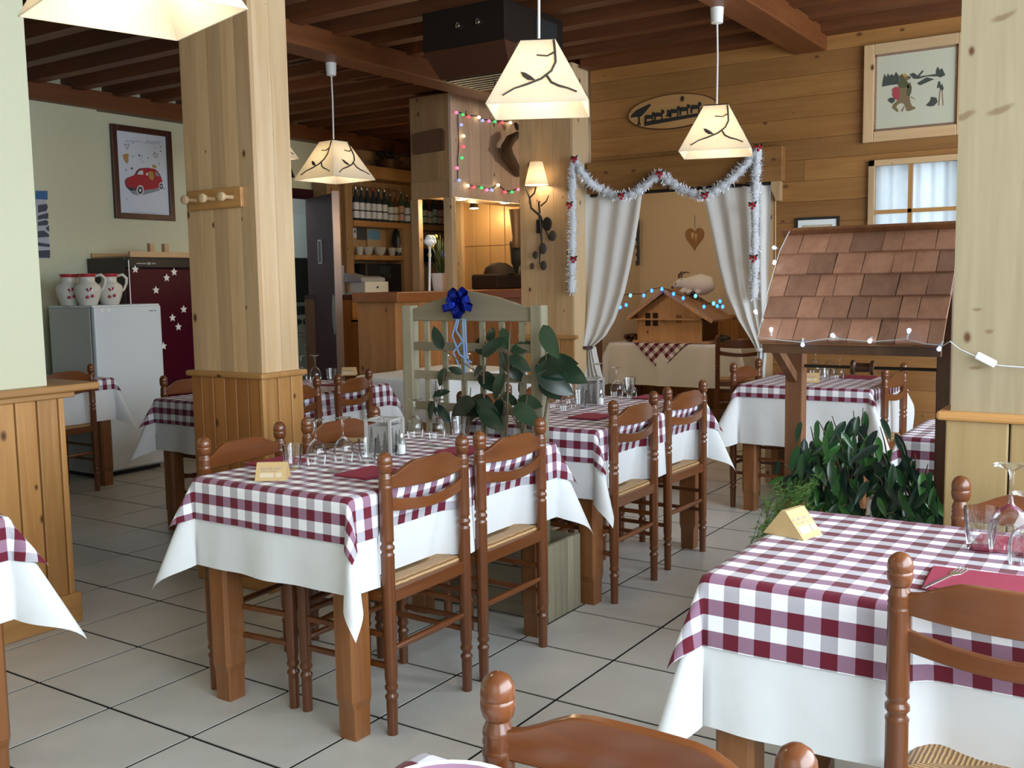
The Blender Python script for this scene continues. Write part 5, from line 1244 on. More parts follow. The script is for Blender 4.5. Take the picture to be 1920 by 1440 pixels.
q_ = PY(1014,425,YP); obj('wall_plate', MB().box(q_.x-.012, q_.x+.012, YP-.045, YP-.001, q_.z-.05, q_.z+.05), M_iron, wl_)
# ================================================================ LEFT WALL: POSTERS, FRIDGES, JUGS
def yz(p): return (p.y, p.z)
po = thing('car_poster', 'brown framed poster of a little red car on the yellow wall', 'poster', (0,0,0))
xp = XB+.012
q = [PX(208,233,XB+.03), PX(322,245,XB+.03), PX(328,414,XB+.03), PX(218,410,XB+.03)]
y0, y1 = (q[0].y+q[3].y)/2, (q[1].y+q[2].y)/2; z1, z0 = (q[0].z+q[1].z)/2, (q[2].z+q[3].z)/2
M_mah = wood('mahogany_frame', (.085,.026,.016), (.045,.013,.009), 'z', .35, 0); bw_ = .05
for b4 in ((y0, y0+bw_, z0, z1), (y1-bw_, y1, z0, z1), (y0+bw_, y1-bw_, z1-bw_, z1), (y0+bw_, y1-bw_, z0, z0+bw_)):
    obj('frame_bar', MB().box(XB, XB+.035, *b4), M_mah, po, bev=.004)
obj('paper', MB().box(XB+.002, xp, y0+bw_, y1-bw_, z0+bw_, z1-bw_), plain('pale_blue_paper', (.60,.66,.76), .7), po)
def crop(pts, d=0): return [yz(PX(190+a/7.2, 220+b_/7.2, xp+d)) for a, b_ in pts]
def print_(name, polys, mat, d):
    m = MB()
    for p in polys: m.prism(crop(p, d), (xp+d, 0, 0), (0,1,0), (0,0,1), (1,0,0), .0008)
    return obj(name, m, mat, po)
def circ(cx, cy, rx, ry, n=18): return [(cx+rx*math.cos(2*math.pi*i/n), cy+ry*math.sin(2*math.pi*i/n)) for i in range(n)]
P_red = plain('car_red', (.36,.018,.03), .6); P_dark = plain('car_ink', (.045,.04,.05), .7); P_grey = plain('car_shadow', (.24,.28,.32), .7); P_wht = plain('car_window', (.62,.66,.72), .6); P_gold = plain('ochre_ink', (.42,.25,.06), .7); P_soft = plain('soft_ink', (.36,.38,.45), .7)
print_('car_shadow', [[(350,960),(420,1035),(520,1058),(640,1030),(780,990),(850,960),(760,950)]], P_grey, .0004)
print_('car_body', [[(318,850),(340,820),(440,780),(480,715),(520,688),(620,680),(720,695),(765,730),(800,790),(825,860),(820,940),(700,970),(560,985),(470,960),(400,985),(340,940),(318,900)]], P_red, .0008)
print_('bumper', [[(318,900),(340,935),(470,960),(470,985),(400,990),(340,950)], [(318,850),(330,840),(335,900),(320,900)], [(815,940),(850,955),(850,970),(810,965)]], P_dark, .0018)
print_('windows', [[(470,770),(510,722),(562,716),(565,775)], [(600,780),(605,750),(630,748),(630,785)]], P_wht, .0018)
print_('rear_window', [[(725,740),(755,735),(785,795),(735,795)]], P_grey, .0018)
print_('window_line', [[(455,778),(500,705),(520,690),(530,694),(480,770)]], P_dark, .0026)
print_('passenger', [[(635,740),(665,725),(700,740),(710,800),(705,845),(660,840),(640,800)], [(685,650),(700,635),(745,660),(740,685),(695,680)]], P_gold, .0026)
for cx, cy, rx, ry in ((525,985,48,70), (808,930,32,55)):
    print_('wheel', [circ(cx, cy, rx, ry)], P_wht, .0026); print_('tyre', [circ(cx, cy, rx*.72, ry*.72)], P_dark, .0034); print_('hub', [circ(cx, cy, rx*.3, ry*.32)], P_wht, .0042)
print_('heart_drawings', [[(305,370),(325,350),(345,365),(370,350),(385,375),(350,445),(335,420)], [(695,490),(715,465),(735,480),(765,490),(765,530),(735,555),(700,520)]], P_soft, .0008)
print_('heart_insides', [[(325,380),(345,380),(360,375),(348,410)], [(715,500),(745,505),(742,530),(722,525)]], P_wht, .0016)
print_('gold_figure', [[(285,510),(330,490),(370,490),(365,600),(345,628),(315,590),(300,560)]], P_gold, .0008)
def star4(cx, cy, s): return [(cx+(s if i % 2 == 0 else s*.4)*math.cos(math.pi*i/4), cy+(s if i % 2 == 0 else s*.4)*math.sin(math.pi*i/4)) for i in range(8)]
print_('small_stars', [star4(*a) for a in ((412,690,24),(512,515,20),(335,712,14),(425,527,13),(630,547,12),(560,600,10),(800,400,12),(740,412,10),(798,458,14),(785,625,12),(342,1100,11),(425,350,8),(520,570,10),(545,525,12))], P_dark, .0008)
scr = MB(); rn = random.Random(2)   # the handwritten line, too faint in the photo to read
for x0_, x1_, yy, amp_ in ((320,560,318,12),(590,800,335,22),(430,800,1275,4)):
    pts = []; n_ = int((x1_-x0_)/7)
    for i in range(n_+1):
        x = x0_+(x1_-x0_)*i/n_; pts.append(PX(190+x/7.2, 220+(yy+amp_*math.sin(i*1.25)*(1 if i % 4 else 1.6)+(x-x0_)*.06)/7.2, xp+.001))
    scr.tube(pts, .0022 if amp_ > 5 else .0016, 4)
obj('handwriting', scr, P_soft, po)
print_('label', [[(805,1320),(880,1325),(882,1338),(805,1334)]], P_wht, .0008)
# narrow poster beside the wall end
xq = XB+.066; a0, a1 = PX(60,357,xq), PX(94,485,xq); yq0 = a1.y-.42; yq1 = PX(90.5,360,xq).y+.005
np_ = thing('mountain_poster', 'narrow blue and grey mountain poster seen past the wall end', 'poster', (0,0,0))
obj('sheet', MB().box(xq-.005, xq, yq0, a1.y, a1.z, a0.z), plain('poster_white', (.42,.46,.52), .7), np_)
def pq(polys, mat, d, name):
    m = MB()
    for p in polys: m.prism([yz(PX(60+a/9, 340+b_/9, xq+d)) for a, b_ in p], (xq+d,0,0), (0,1,0), (0,0,1), (1,0,0), .0008)
    obj(name, m, mat, np_)
pq([[(60,160),(262,160),(265,310),(60,300)]], plain('poster_blue', (.035,.13,.30), .7), 0, 'sky')
pq([[(100,400),(250,380),(270,440),(240,500),(100,530)], [(100,580),(275,530),(275,630),(200,630),(100,650)], [(100,690),(230,650),(280,680),(260,740),(100,750)], [(230,790),(285,740),(290,850),(250,820)], [(100,840),(200,830),(290,900),(290,935),(100,950)], [(100,1030),(300,1060),(300,1110),(100,1090)], [(100,1170),(305,1160),(305,1290),(100,1290)]], plain('poster_dark', (.055,.065,.09), .7), 0, 'rocks')
# white fridge
FRX = -4.516; fy0, fy1 = PX(177,600,FRX).y, PX(303,600,FRX).y; fzt = (PX(300,571,FRX).z+PX(178,577,FRX).z)/2
wf = thing('white_fridge', 'white fridge carrying three jugs against the yellow wall', 'fridge', (0,0,0))
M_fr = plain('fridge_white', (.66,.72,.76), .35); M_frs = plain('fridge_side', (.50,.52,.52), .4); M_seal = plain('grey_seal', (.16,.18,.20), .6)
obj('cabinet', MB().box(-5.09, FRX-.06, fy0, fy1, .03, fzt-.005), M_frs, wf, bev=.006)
obj('door_seal', MB().box(FRX-.06, FRX-.045, fy0+.012, fy1-.012, .06, fzt-.012), M_seal, wf)
obj('door', MB().box(FRX-.045, FRX, fy0, fy1, .05, fzt), M_fr, wf, bev=.012)
obj('top_plate', MB().box(-5.09, FRX-.02, fy0, fy1, fzt-.005, fzt+.012), M_fr, wf, bev=.004)
obj('logo', MB().box(FRX, FRX+.001, fy1-.11, fy1-.07, fzt-.045, fzt-.038).box(FRX, FRX+.001, fy1-.06, fy1-.05, fzt-.047, fzt-.036), M_seal, wf)
for k in range(2): obj('hinge_clip', MB().box(FRX, FRX+.004, fy0+.05+.055*k, fy0+.075+.055*k, fzt-.04, fzt-.012), M_whitepl, wf)
obj('plinth', MB().box(-5.05, FRX-.08, fy0+.02, fy1-.02, 0, .03), M_black, wf)
# jugs
M_jug = plain('cream_glaze', (.66,.63,.56), .25); M_jred = plain('red_glaze', (.42,.03,.04), .3); M_cher = plain('cherry_red', (.36,.03,.05), .35)
def jug(px, py, X, rz, label):
    p = PX(px, py, X); t = thing('jug', label, 'jug', (p.x, p.y, fzt+.012), rz, 'cream jugs with cherries')
    obj('body', MB().lathe([(.058,0),(.066,.008),(.088,.07),(.098,.115),(.092,.145),(.064,.168),(.055,.18),(.056,.205),(.064,.232),(.060,.232),(.05,.20),(.05,.18)], 28, caps=False), M_jug, t, smooth=50)
    obj('rim_band', MB().lathe([(.0585,.212),(.0655,.232),(.0655,.236),(.059,.236)], 28, caps=False), M_jred, t, smooth=60)
    obj('handle', MB().tube([(0,.058,.218),(0,.10,.228),(0,.128,.20),(0,.125,.16),(0,.108,.12),(0,.092,.10)], [.011,.012,.012,.011,.010,.009], 8), M_jug, t, smooth=180)
    def on(a, z): r_ = .098 if z > .09 else .088; r_ = {True: .0985}.get(z > .1, .088+.010*(z-.07)/.045); return Vector((r_*math.cos(a), r_*math.sin(a), z))
    for a, z in ((-.18,.062),(.20,.070)): obj('cherry', MB().ball(on(a, z), .013, 8, (.45,1,1)), M_cher, t, smooth=180)
    for a, z, da in ((-.20,.125,.10),(.12,.13,-.12)): obj('cherry_leaf', MB().tube([on(a, z), on(a+da, z-.022)], [.009,.004], 6), M_cher, t, smooth=180)
    return t
jug(132, 574, -4.86, R(-25), 'left jug on the white fridge, half hidden behind the middle one')
jug(166, 574, -4.70, R(-25), 'middle jug with cherries at the front of the white fridge')
jug(207, 573, -4.72, R(-25), 'right jug with cherries on the white fridge')
# dark red fridge freezer
RFX = -4.80; ry0 = PX(240, 500, RFX).y; ry1 = ry0+.66; rz1 = PX(300, 486, RFX).z
rf = thing('red_fridge', 'tall dark red fridge decorated with white stars behind the white one', 'fridge', (0,0,0))
M_rf = plain('dark_red_enamel', (.055,.004,.012), .22); M_rfs = plain('dark_side_panel', (.035,.022,.020), .4)
obj('cabinet', MB().box(XB+.07, RFX-.05, ry0, ry1, .03, rz1+.015), M_rfs, rf, bev=.004)
obj('door', MB().box(RFX-.045, RFX, ry0, ry1, .06, rz1-.075), M_rf, rf, bev=.012); obj('control_panel', MB().box(RFX-.045, RFX, ry0, ry1, rz1-.07, rz1), M_black, rf, bev=.006)
obj('edge_strip', MB().box(RFX, RFX+.003, ry0+.002, ry0+.010, .9, rz1-.01), M_whitepl, rf)
pz_ = PX(262, 482, RFX); obj('logo', MB().box(RFX, RFX+.001, ry0+.08, ry0+.17, rz1-.04, rz1-.032).box(RFX, RFX+.001, ry0+.18, ry0+.21, rz1-.045, rz1-.026).box(RFX, RFX+.001, ry0+.22, ry0+.26, rz1-.04, rz1-.031), plain('grey_print', (.35,.37,.38), .5), rf)
def star5(s, n=5): return [((s if i % 2 == 0 else s*.48)*math.sin(math.pi*i/n), (s if i % 2 == 0 else s*.48)*math.cos(math.pi*i/n)) for i in range(2*n)]
M_star = plain('star_white', (.78,.76,.72), .5)
for (a, b_) in ((253,505),(326,510),(312,521),(292,544),(344,580),(323,596),(334,613),(306,649)):
    p = PX(a, b_, RFX); obj('star_magnet', MB().prism(star5(.034), (RFX, p.y, p.z), (0,1,0), (0,0,1), (1,0,0), .005), M_star, rf, rot=None)
t = thing('wooden_tray', 'shallow pale wooden tray lying on top of the dark red fridge', 'tray', (0,0,0)); zt_ = rz1+.015
obj('base', MB().box(XB+.05, RFX-.02, ry0+.04, ry1+.0, zt_, zt_+.012), M_pine_y, t)
obj('edge', MB().box(RFX-.05, RFX-.02, ry0+.04, ry1, zt_+.012, zt_+.045), M_pine_y, t); obj('edge', MB().box(XB+.05, XB+.08, ry0+.04, ry1, zt_+.012, zt_+.045), M_pine_y, t)
for yy in (ry0+.26, ry0+.40): obj('peg', MB().box(RFX-.10, RFX-.06, yy, yy+.045, zt_+.012, zt_+.115), M_pine_z, t, bev=.003)
# coat hooks on the left column
cy_ = .775; hk = thing('coat_rack', 'honey wooden coat rack with three round pegs on the left column', 'coat rack', (0,0,0))
a0, a1 = PY(353, 375, cy_-.02), PY(452, 371, cy_-.02)
obj('board', MB().box(a0.x-.0, a1.x, cy_-.022, cy_, (a0.z+a1.z)/2-.045, (a0.z+a1.z)/2+.045), M_hon_x, hk, bev=.004)
for k in range(3):
    x = a0.x+.055+(a1.x-a0.x-.11)*k/2; z = (a0.z+a1.z)/2
    obj('peg', MB().lathe([(.010,0),(.009,.04),(.018,.052),(.022,.062),(.019,.072),(.001,.076)], 14, mat=Matrix.Translation((x, cy_-.022, z)) @ Matrix.Rotation(R(90), 4, 'X')), M_pale_z, hk, smooth=50)
# dark pennant hanging on the wall behind the hidden lamp
o = obj('pennant', MB().prism([(PX(538,300,XB).y, PX(538,300,XB).z), (PX(551,333,XB).y, PX(551,333,XB).z), (PX(530,335,XB).y, PX(530,335,XB).z)], (XB+.005,0,0), (0,1,0), (0,0,1), (1,0,0), .012), M_black); tag(o, 'black triangular pennant on the wall behind the left column', 'pennant')

# ================================================================ KITCHEN DOOR AND KITCHEN
M_door = plain('dark_red_door', (.040,.008,.014), .5, spec=.18); M_edge = plain('door_edge_metal', (.38,.33,.36), .35, .4)
door = struct('door_1', None, label='dark red swing door standing open to the kitchen')
hx, hy = XB+.02, 5.15; fx = PY(633, 640, 4.84); fe = Vector((fx.x, 4.84, 0)); hv_ = Vector((hx, hy, 0)); dv = (fe-hv_).normalized(); nv = Vector((dv.y, -dv.x, 0)).normalized(); 
if nv.y > 0: nv = -nv
zd = PX(575, 374, XB).z; L_ = (fe-hv_).length
DM = Matrix((dv, -nv, Vector((0,0,1)))).transposed().to_4x4(); DM.translation = hv_
obj('leaf', MB().box(0, L_, 0, .045, .02, zd, mat=DM), M_door, door); obj('edge_strip', MB().box(L_, L_+.012, -.012, .06, .02, zd+.02, mat=DM), M_edge, door)
h0 = PY(604, 472, 4.97); u_ = L_*.50
for b4 in ((u_-.055, u_-.04, h0.z-.12, h0.z+.12), (u_+.04, u_+.055, h0.z-.12, h0.z+.12), (u_-.055, u_+.055, h0.z+.105, h0.z+.12), (u_-.055, u_+.055, h0.z-.12, h0.z-.105)):
    obj('window_trim', MB().box(b4[0], b4[1], -.008, .0, b4[2], b4[3], mat=DM), M_edge, door)
obj('window_pane', MB().box(u_-.04, u_+.04, -.003, .0, h0.z-.105, h0.z+.105, mat=DM), M_black, door)
kz = PY(628, 590, 4.86).z; obj('push_plate', MB().prism([(L_-.06+.05*math.cos(2*math.pi*i/20), kz+.20*math.sin(2*math.pi*i/20)) for i in range(20)], DM @ Vector((0,-.001,0)), dv, (0,0,1), nv, .002), plain('grey_plate', (.22,.21,.21), .35, .6), door)
obj('door_frame', MB().box(XB-.02, XB+.03, 4.36, 5.26, 2.30, 2.40).box(XB-.02, XB+.03, 5.22, 5.28, 0, 2.32).box(XB-.02, XB+.03, 4.36, 4.42, 0, 2.32), M_door, door)
kx = -6.9
struct('wall_kitchen', MB().box(kx-.1, kx, 3.6, 8.0, 0, 3.1).box(kx, XB-.15, 3.6, 3.7, 0, 3.1), M_white, 'white kitchen wall seen through the open door')
def kp(px, py, X): p = PX(px, py, X); return p.y, p.z
kc = thing('wall_cabinet', 'white wall cabinet in the kitchen above the oven', 'cabinet', (0,0,0)); y0, z0 = kp(540, 484, -6.55); y1, z1 = kp(590, 405, -6.55)
obj('body', MB().box(kx, -6.56, y0-.3, y1+.3, z0, z1), M_white, kc)
for k in range(3): obj('door', MB().box(-6.56, -6.545, y0-.3+(y1-y0+.6)*k/3+.004, y0-.3+(y1-y0+.6)*(k+1)/3-.004, z0+.005, z1-.005), M_fr, kc, bev=.003)
ov_ = thing('wall_oven', 'black oven front in the kitchen under the white wall cabinet', 'oven', (0,0,0)); z2 = kp(560, 565, -6.55)[1]
obj('body', MB().box(kx, -6.52, y0-.3, y1+.3, z2, z0-.01), M_black, ov_); obj('vent', MB().box(-6.52, -6.51, y1+.0, y1+.08, (z2+z0)/2-.05, (z2+z0)/2+.12), M_ac1, ov_); obj('shelf', MB().box(kx, -6.50, y0-.3, y1+.3, z2-.07, z2-.01), plain('steel_shelf', (.30,.30,.29), .4, .5), ov_)
ck = thing('cooker', 'steel cooker with dark knobs in the kitchen', 'cooker', (0,0,0)); X_ = -6.2; zt_ = kp(560, 600, X_)[1]; zb_ = kp(560, 628, X_)[1]; yk0, yk1 = kp(540, 600, X_)[0]-.3, kp(590, 600, X_)[0]+.35
M_st = plain('brushed_steel', (.45,.47,.48), .3, .6)
obj('body', MB().box(kx, X_, yk0, yk1, 0, zb_-.02), M_st, ck); obj('control_panel', MB().box(kx, X_+.0, yk0, yk1, zb_+.03, zt_+.05), M_st, ck); obj('hand_rail', MB().tube([(X_+.04, yk0, zb_), (X_+.04, yk1, zb_)], .018, 8), M_metal, ck, smooth=60)
for k in range(8): obj('knob', MB().lathe([(.035,0),(.03,.03)], 12, mat=Matrix.Translation((X_, kp(553, 600, X_)[0]-.3+.115*k, zt_-.02)) @ Matrix.Rotation(R(90), 4, 'Y')), M_black, ck, smooth=40)
obj('pan', MB().lathe([(.14,0),(.15,.10)], 18, (X_-.3, kp(575,590,X_)[0]+.1, zt_+.05)), M_black, ck, smooth=40)
obj('oven_door', MB().box(X_, X_+.012, kp(570,650,X_)[0], yk1, .3, zb_-.10), M_metal, ck, bev=.004)
obj('handle', MB().tube([(X_+.04, kp(570,650,X_)[0]+.03, zb_-.16), (X_+.04, yk1, zb_-.16)], .014, 8), M_metal, ck, smooth=60)
point('kitchen_tube_light', (-6.0, 5.0, 2.75), 26, (.80,.92,1.0), .15)

# ================================================================ THE BAR
XS = -5.12
def sp_(px, py, X=XS): p = PX(px, py, X); return p.y, p.z
us = thing('back_shelves', 'pine back shelves behind the bar holding bottles and cups', 'shelves', (0,0,0))
M_bar = wood('bar_pine', (.42,.26,.13), (.30,.17,.075), 'z', .5, .3); M_bar_y = wood('bar_shelf_pine', (.45,.24,.09), (.32,.15,.05), 'y', .45, .2)
ya = sp_(640, 480)[0]; yb = sp_(664, 480)[0]; yc = sp_(757, 480)[0]; yd = sp_(772, 480)[0]; ye = sp_(866, 430)[0]
z_top = sp_(664, 343)[1]; z_s1 = sp_(664, 413)[1]; z_s2 = sp_(664, 478)[1]; z_ct = sp_(664, 553)[1]
obj('back_panel', MB().box(XB+.0, XB+.02, ya-.0, ye+.1, z_ct+.01, 2.9), M_bar, us)
obj('upright', MB().box(XB+.02, XS-.06, ya-.12, ya+.10, z_ct+.03, z_top+.12), M_bar, us); obj('upright', MB().box(XS-.07, XS, yb-.11, yb, z_ct+.03, z_top+.12), M_bar, us, bev=.004)
obj('upright', MB().box(XB+.02, XS, yc, yd, z_ct+.03, z_s1), M_bar, us)
obj('shelf', MB().box(XB+.02, XS+.01, yb, ye, z_s1-.06, z_s1), M_bar_y, us); obj('shelf', MB().box(XB+.02, XS+.01, yb, yc, z_s2-.05, z_s2), M_bar_y, us)
obj('shelf', MB().box(XB+.02, XS+.01, yb-.2, ye, z_top+.07, z_top+.2), M_bar_y, us)
obj('shelf', MB().box(XB+.02, XS+.01, yd+.1, ye, sp_(800, 462)[1]-.02, sp_(800, 462)[1]), M_bar_y, us)
# bottles, labels and caps
rn = random.Random(21); hues = [(.03,.04,.05),(.02,.03,.04),(.02,.06,.03),(.05,.07,.05),(.12,.05,.02)]
labels_m = [plain('label_white', (.62,.64,.70), .6), plain('label_cream', (.55,.50,.38), .6), plain('label_pink', (.55,.30,.25), .6), plain('label_mint', (.38,.50,.42), .6)]
bmats = [plain('bottle_glass_dark', h_, .12) for h_ in hues]; M_capm = plain('label_red', (.40,.03,.05), .5)
bxs = [668,679,690,701,711,722,733,742,753,764,797,806,815,826,834]
ords = ['first','second','third','fourth','fifth','sixth','seventh','eighth','ninth','tenth','eleventh','twelfth','thirteenth','fourteenth','fifteenth']
bot = {}
for k, a in enumerate(bxs):
    p = PX(a, 418, XS-.10); mi_ = (0 if k < 6 else rn.choice([2,3,2,4])); lm_ = labels_m[0 if k < 7 else rn.choice([1,3,1,2,0])]; hh = .36 if k < 6 else rn.uniform(.28,.38)
    t = thing('bottle', ords[k]+' bottle from the left on the upper bar shelf', 'bottle', (p.x, p.y, z_s1), 0, 'bottles on the upper bar shelf')
    obj('glass_body', MB().lathe([(.034,0),(.036,.006),(.036,hh*.6),(.028,hh*.72),(.014,hh*.8),(.013,hh*.97)], 12), bmats[mi_], t, smooth=45)
    obj('label', MB().lathe([(.0366,hh*.10),(.0366,hh*.30)], 12, caps=False), lm_, t, smooth=60)
    obj('label', MB().lathe([(.0366,hh*.34),(.0366,hh*.55)], 12, caps=False), labels_m[0] if k < 7 else lm_, t, smooth=60)
    obj('cap', MB().lathe([(.016,hh*.93),(.016,hh),(.001,hh)], 10), M_capm if k % 4 == 3 else M_metal, t, smooth=40)
HG = mesh_of('stem_glass', MB().lathe([(.032,0),(.038,.05),(.03,.085),(.006,.10),(.004,.15),(.03,.165),(.03,.167)], 14, caps=False), M_glass, 50)
for k, a in enumerate((666,677,688,699,711,725,738,752)):
    p = PX(a, 350, XS-.12); mesh_thing('stem_glass', HG, ords[k]+' hanging stem glass from the left above the bar bottles', 'glass', (p.x, p.y, z_top-.10), 0, 'glasses hanging above the bar bottles')
M_cup = plain('grey_white_china', (.48,.47,.44), .3)
for k, (a, rr) in enumerate(((674,.05),(690,.065),(712,.075),(735,.05),(748,.06))):
    p = PX(a, 478, XS-.08); o = obj('cup', MB().lathe([(.025,0),(rr*.7,.02),(rr,.09),(rr*.93,.09),(rr*.6,.02)], 16, (p.x, p.y, z_s2), caps=False), M_cup, smooth=50); tag(o, ords[k]+' pale cup from the left on the lower bar shelf', 'cup', 'cups on the lower bar shelf')
def card(a0, b0, a1, b1, X, mats, label, cat='picture'):
    p, q_ = PX(a0, b0, X), PX(a1, b1, X); o = obj('postcard', MB().box(X-.004, X, p.y, q_.y, q_.z, p.z).box(X, X+.001, p.y+.015, q_.y-.015, q_.z+(p.z-q_.z)*.45, p.z-.03, mi=1), mats); tag(o, label, cat, 'postcards between the bar shelves'); return o
M_pc = [plain('card_tan', (.45,.33,.20), .7), plain('card_sky', (.13,.30,.48), .7), plain('card_dark', (.07,.07,.075), .7), plain('card_blue', (.06,.12,.30), .7)]
card(688, 426, 715, 468, XB+.04, (M_pc[0], M_pc[1]), 'tan postcard with a blue sky between the bar shelves'); card(670, 424, 688, 450, XB+.04, (M_pc[2], M_pc[2]), 'dark postcard between the bar shelves'); card(662, 426, 669, 446, XB+.04, (labels_m[0], M_pc[3]), 'narrow blue and white postcard at the left of the bar shelves')
o = obj('figurine', MB().lathe([(.06,0),(.07,.03),(.05,.10),(.07,.16),(.05,.27),(.02,.31),(.001,.32)], 14, tuple(PX(746, 474, XS-.1))), M_black, smooth=60); tag(o, 'black figurine at the right end of the lower bar shelf', 'figurine'); o.location.z += z_s2-PX(746,474,XS-.1).z
# back counter: dark top, drawer, open shelves with glasses
XC = -4.86
bc = thing('back_counter', 'dark topped back counter with drawer and open glass shelves', 'counter', (0,0,0))
yq0, yq1 = sp_(641, 560, XC)[0], sp_(742, 560, XC)[0]+.3; zc1 = sp_(650, 553, XC)[1]; zc0 = sp_(650, 561, XC)[1]
obj('countertop', MB().box(XB+.02, XC+.02, yq0, yq1, zc0, zc1), plain('dark_red_top', (.045,.012,.014), .3), bc)
yd0, yd1 = sp_(658, 580, XC)[0], sp_(730, 580, XC)[0]; zd0 = sp_(690, 602, XC)[1]
M_hbar = wood('dark_honey_pine', (.20,.085,.028), (.12,.045,.014), 'z', .45, .4)
obj('side_panel', MB().box(XB+.02, XC, yq0, yd0, 0, zc0), M_hbar, bc); obj('back', MB().box(XB+.02, XB+.03, yd0, yq1, 0, zc0), M_ac1, bc)
obj('upright', MB().box(XC-.03, XC, yd0, yd0+.10, 0, zd0), M_hbar, bc)
dr = obj('drawer', MB().box(XC-.3, XC+.012, yd0+.01, yd1, zd0+.02, zc0-.01), M_hon_y, bc, bev=.004); obj('handle', MB().box(XC+.012, XC+.03, (yd0+yd1)/2-.07, (yd0+yd1)/2+.07, (zd0+zc0)/2, (zd0+zc0)/2+.02), M_iron, dr)
for py in (604, 622, 664): z = sp_(700, py, XC)[1]; obj('shelf', MB().box(XB+.03, XC-.01, yd0, yq1, z-.02, z), M_ac1, bc)
z = sp_(700, 664, XC)[1]
TGs = mesh_of('bar_glass', MB().lathe([(.025,0),(.032,.10),(.030,.10),(.023,.008)], 12, caps=False), M_glass, 50)
for k, a in enumerate((686,693,700,707,714,721)): p = PX(a, 660, XC-.08); mesh_thing('bar_glass', TGs, ords[k]+' glass from the left on the dark lower bar shelf', 'glass', (p.x, p.y, z), 0, 'glasses on the dark lower bar shelf')
z = sp_(700, 622, XC)[1]
for k, (a, mm_) in enumerate(((677,M_capm),(698,M_cup),(712,M_cup))): p = PX(a, 620, XC-.08); o = obj('mug', MB().lathe([(.03,0),(.036,.01),(.036,.10),(.033,.10),(.03,.01)], 14, (p.x, p.y, z), caps=False).tube([(p.x, p.y+.034, z+.08), (p.x, p.y+.06, z+.06), (p.x, p.y+.034, z+.025)], .006, 6), mm_, smooth=50); tag(o, ords[k]+' mug from the left on the shelf below the bar drawer', 'mug', 'mugs below the bar drawer')
# cash register with printer, coffee machine
p0 = PX(667, 552, XC-.05); p1 = PX(729, 552, XC-.05)
cr = thing('cash_register', 'grey and white cash register on the dark back counter', 'cash register', (0,0,0)); M_reg = plain('register_grey', (.42,.43,.47), .45)
obj('drawer_box', MB().box(XC-.40, XC-.05, p0.y+.15, p1.y, zc1, zc1+.13), M_whitepl, cr, bev=.006)
obj('keyboard', MB().prism([(-.40, .13), (-.06, .13), (-.06, .17), (-.40, .25)], (XC, p0.y+.10, zc1), (1,0,0), (0,0,1), (0,1,0), p1.y-p0.y-.14), M_reg, cr, bev=.005)
obj('screen', MB().prism([(-.42, .0), (-.30, .0), (-.30, .30), (-.42, .36)], (XC, p0.y-.02, zc1), (1,0,0), (0,0,1), (0,1,0), .13), M_reg, cr, bev=.005); obj('lock', MB().lathe([(.012,0),(.012,.006)], 10, mat=Matrix.Translation((XC-.05, (p0.y+p1.y)/2+.08, zc1+.07)) @ Matrix.Rotation(R(90), 4, 'Y')), M_iron, cr)
obj('paper', MB().box(XC-.05, XC+.0, p0.y+.02, p1.y+.10, zc1, zc1+.004), M_white, cr)
cm_ = thing('coffee_machine', 'black coffee machine beside the cash register', 'coffee machine', (0,0,0)); a = PX(720, 552, XC-.12); b_ = PX(757, 552, XC-.12); zt2 = PX(740, 494, XC-.12).z
obj('body', MB().box(XC-.45, XC-.14, a.y-.25, b_.y, zc1, zt2), M_black, cm_, bev=.015); obj('badge', MB().lathe([(.03,0),(.03,.01)], 12, mat=Matrix.Translation((XC-.14, a.y+.12, PX(750, 518, XC-.1).z)) @ Matrix.Rotation(R(90), 4, 'Y')), M_metal, cm_); obj('panel', MB().box(XC-.142, XC-.135, a.y-.04, a.y+.14, zt2-.12, zt2-.03), plain('dark_glass', (.03,.035,.04), .15), cm_)
# canopy over the bar: boarded box, posts, spot lights, dark carved plaque, coloured bulbs
XF = -2.92; ycn = PX(846, 300, XF).y; zc_b = PX(846, 369, XF).z; zc_t = 2.97; xb_ = PY(770, 300, ycn).x; yend = 5.9
cn = thing('bar_canopy', 'boarded pine canopy box over the bar with spot lights', 'canopy', (0,0,0))
obj('core', MB().box(xb_+.02, XF-.02, ycn+.02, yend, zc_b+.02, zc_t), M_bar, cn)
for k in range(3): obj('board', MB().box(xb_+(XF-xb_)*k/3+.001, xb_+(XF-xb_)*(k+1)/3-.001, ycn, ycn+.02, zc_b+.14, zc_t), M_bar, cn, bev=.003)
n = 9
for k in range(n): a, b_ = ycn+.1+(yend-ycn-.1)*k/n, ycn+.1+(yend-ycn-.1)*(k+1)/n; obj('board', MB().box(XF-.02, XF, a+.001, b_-.001, zc_b+.14, zc_t), M_canopy, cn, bev=.003)
obj('corner_board', MB().box(XF-.02, XF+.004, ycn-.002, ycn+.1, zc_b, zc_t), M_canopy, cn)
obj('fascia', MB().box(XF-.02, XF+.004, ycn+.1, yend, zc_b, zc_b+.14), M_canopy, cn); obj('fascia', MB().box(xb_, XF-.02, ycn-.004, ycn+.02, zc_b, zc_b+.14), M_bar, cn)
zct = PX(800, 548, XF-.4).z
M_spot = emis('spot_light', (1.0,.86,.6), 14)
for (a, b_) in ((864, 374), (947, 380)):
    p = PX(a, b_, XF-.12 if a > 900 else XF-.12); p = PZ(a, b_, zc_b-.001); obj('spot_rim', MB().lathe([(.055,-.004),(.055,.01)], 16, (p.x, p.y, zc_b)), M_metal, cn, smooth=40); obj('spot_lamp', MB().lathe([(.042,-.006),(.042,.0)], 16, (p.x, p.y, zc_b)), M_spot, cn); point('bar_spot', (p.x, p.y, zc_b-.08), 13, (1.0,.74,.40), .04)
CT = PX(740, 548, XF+.0).z
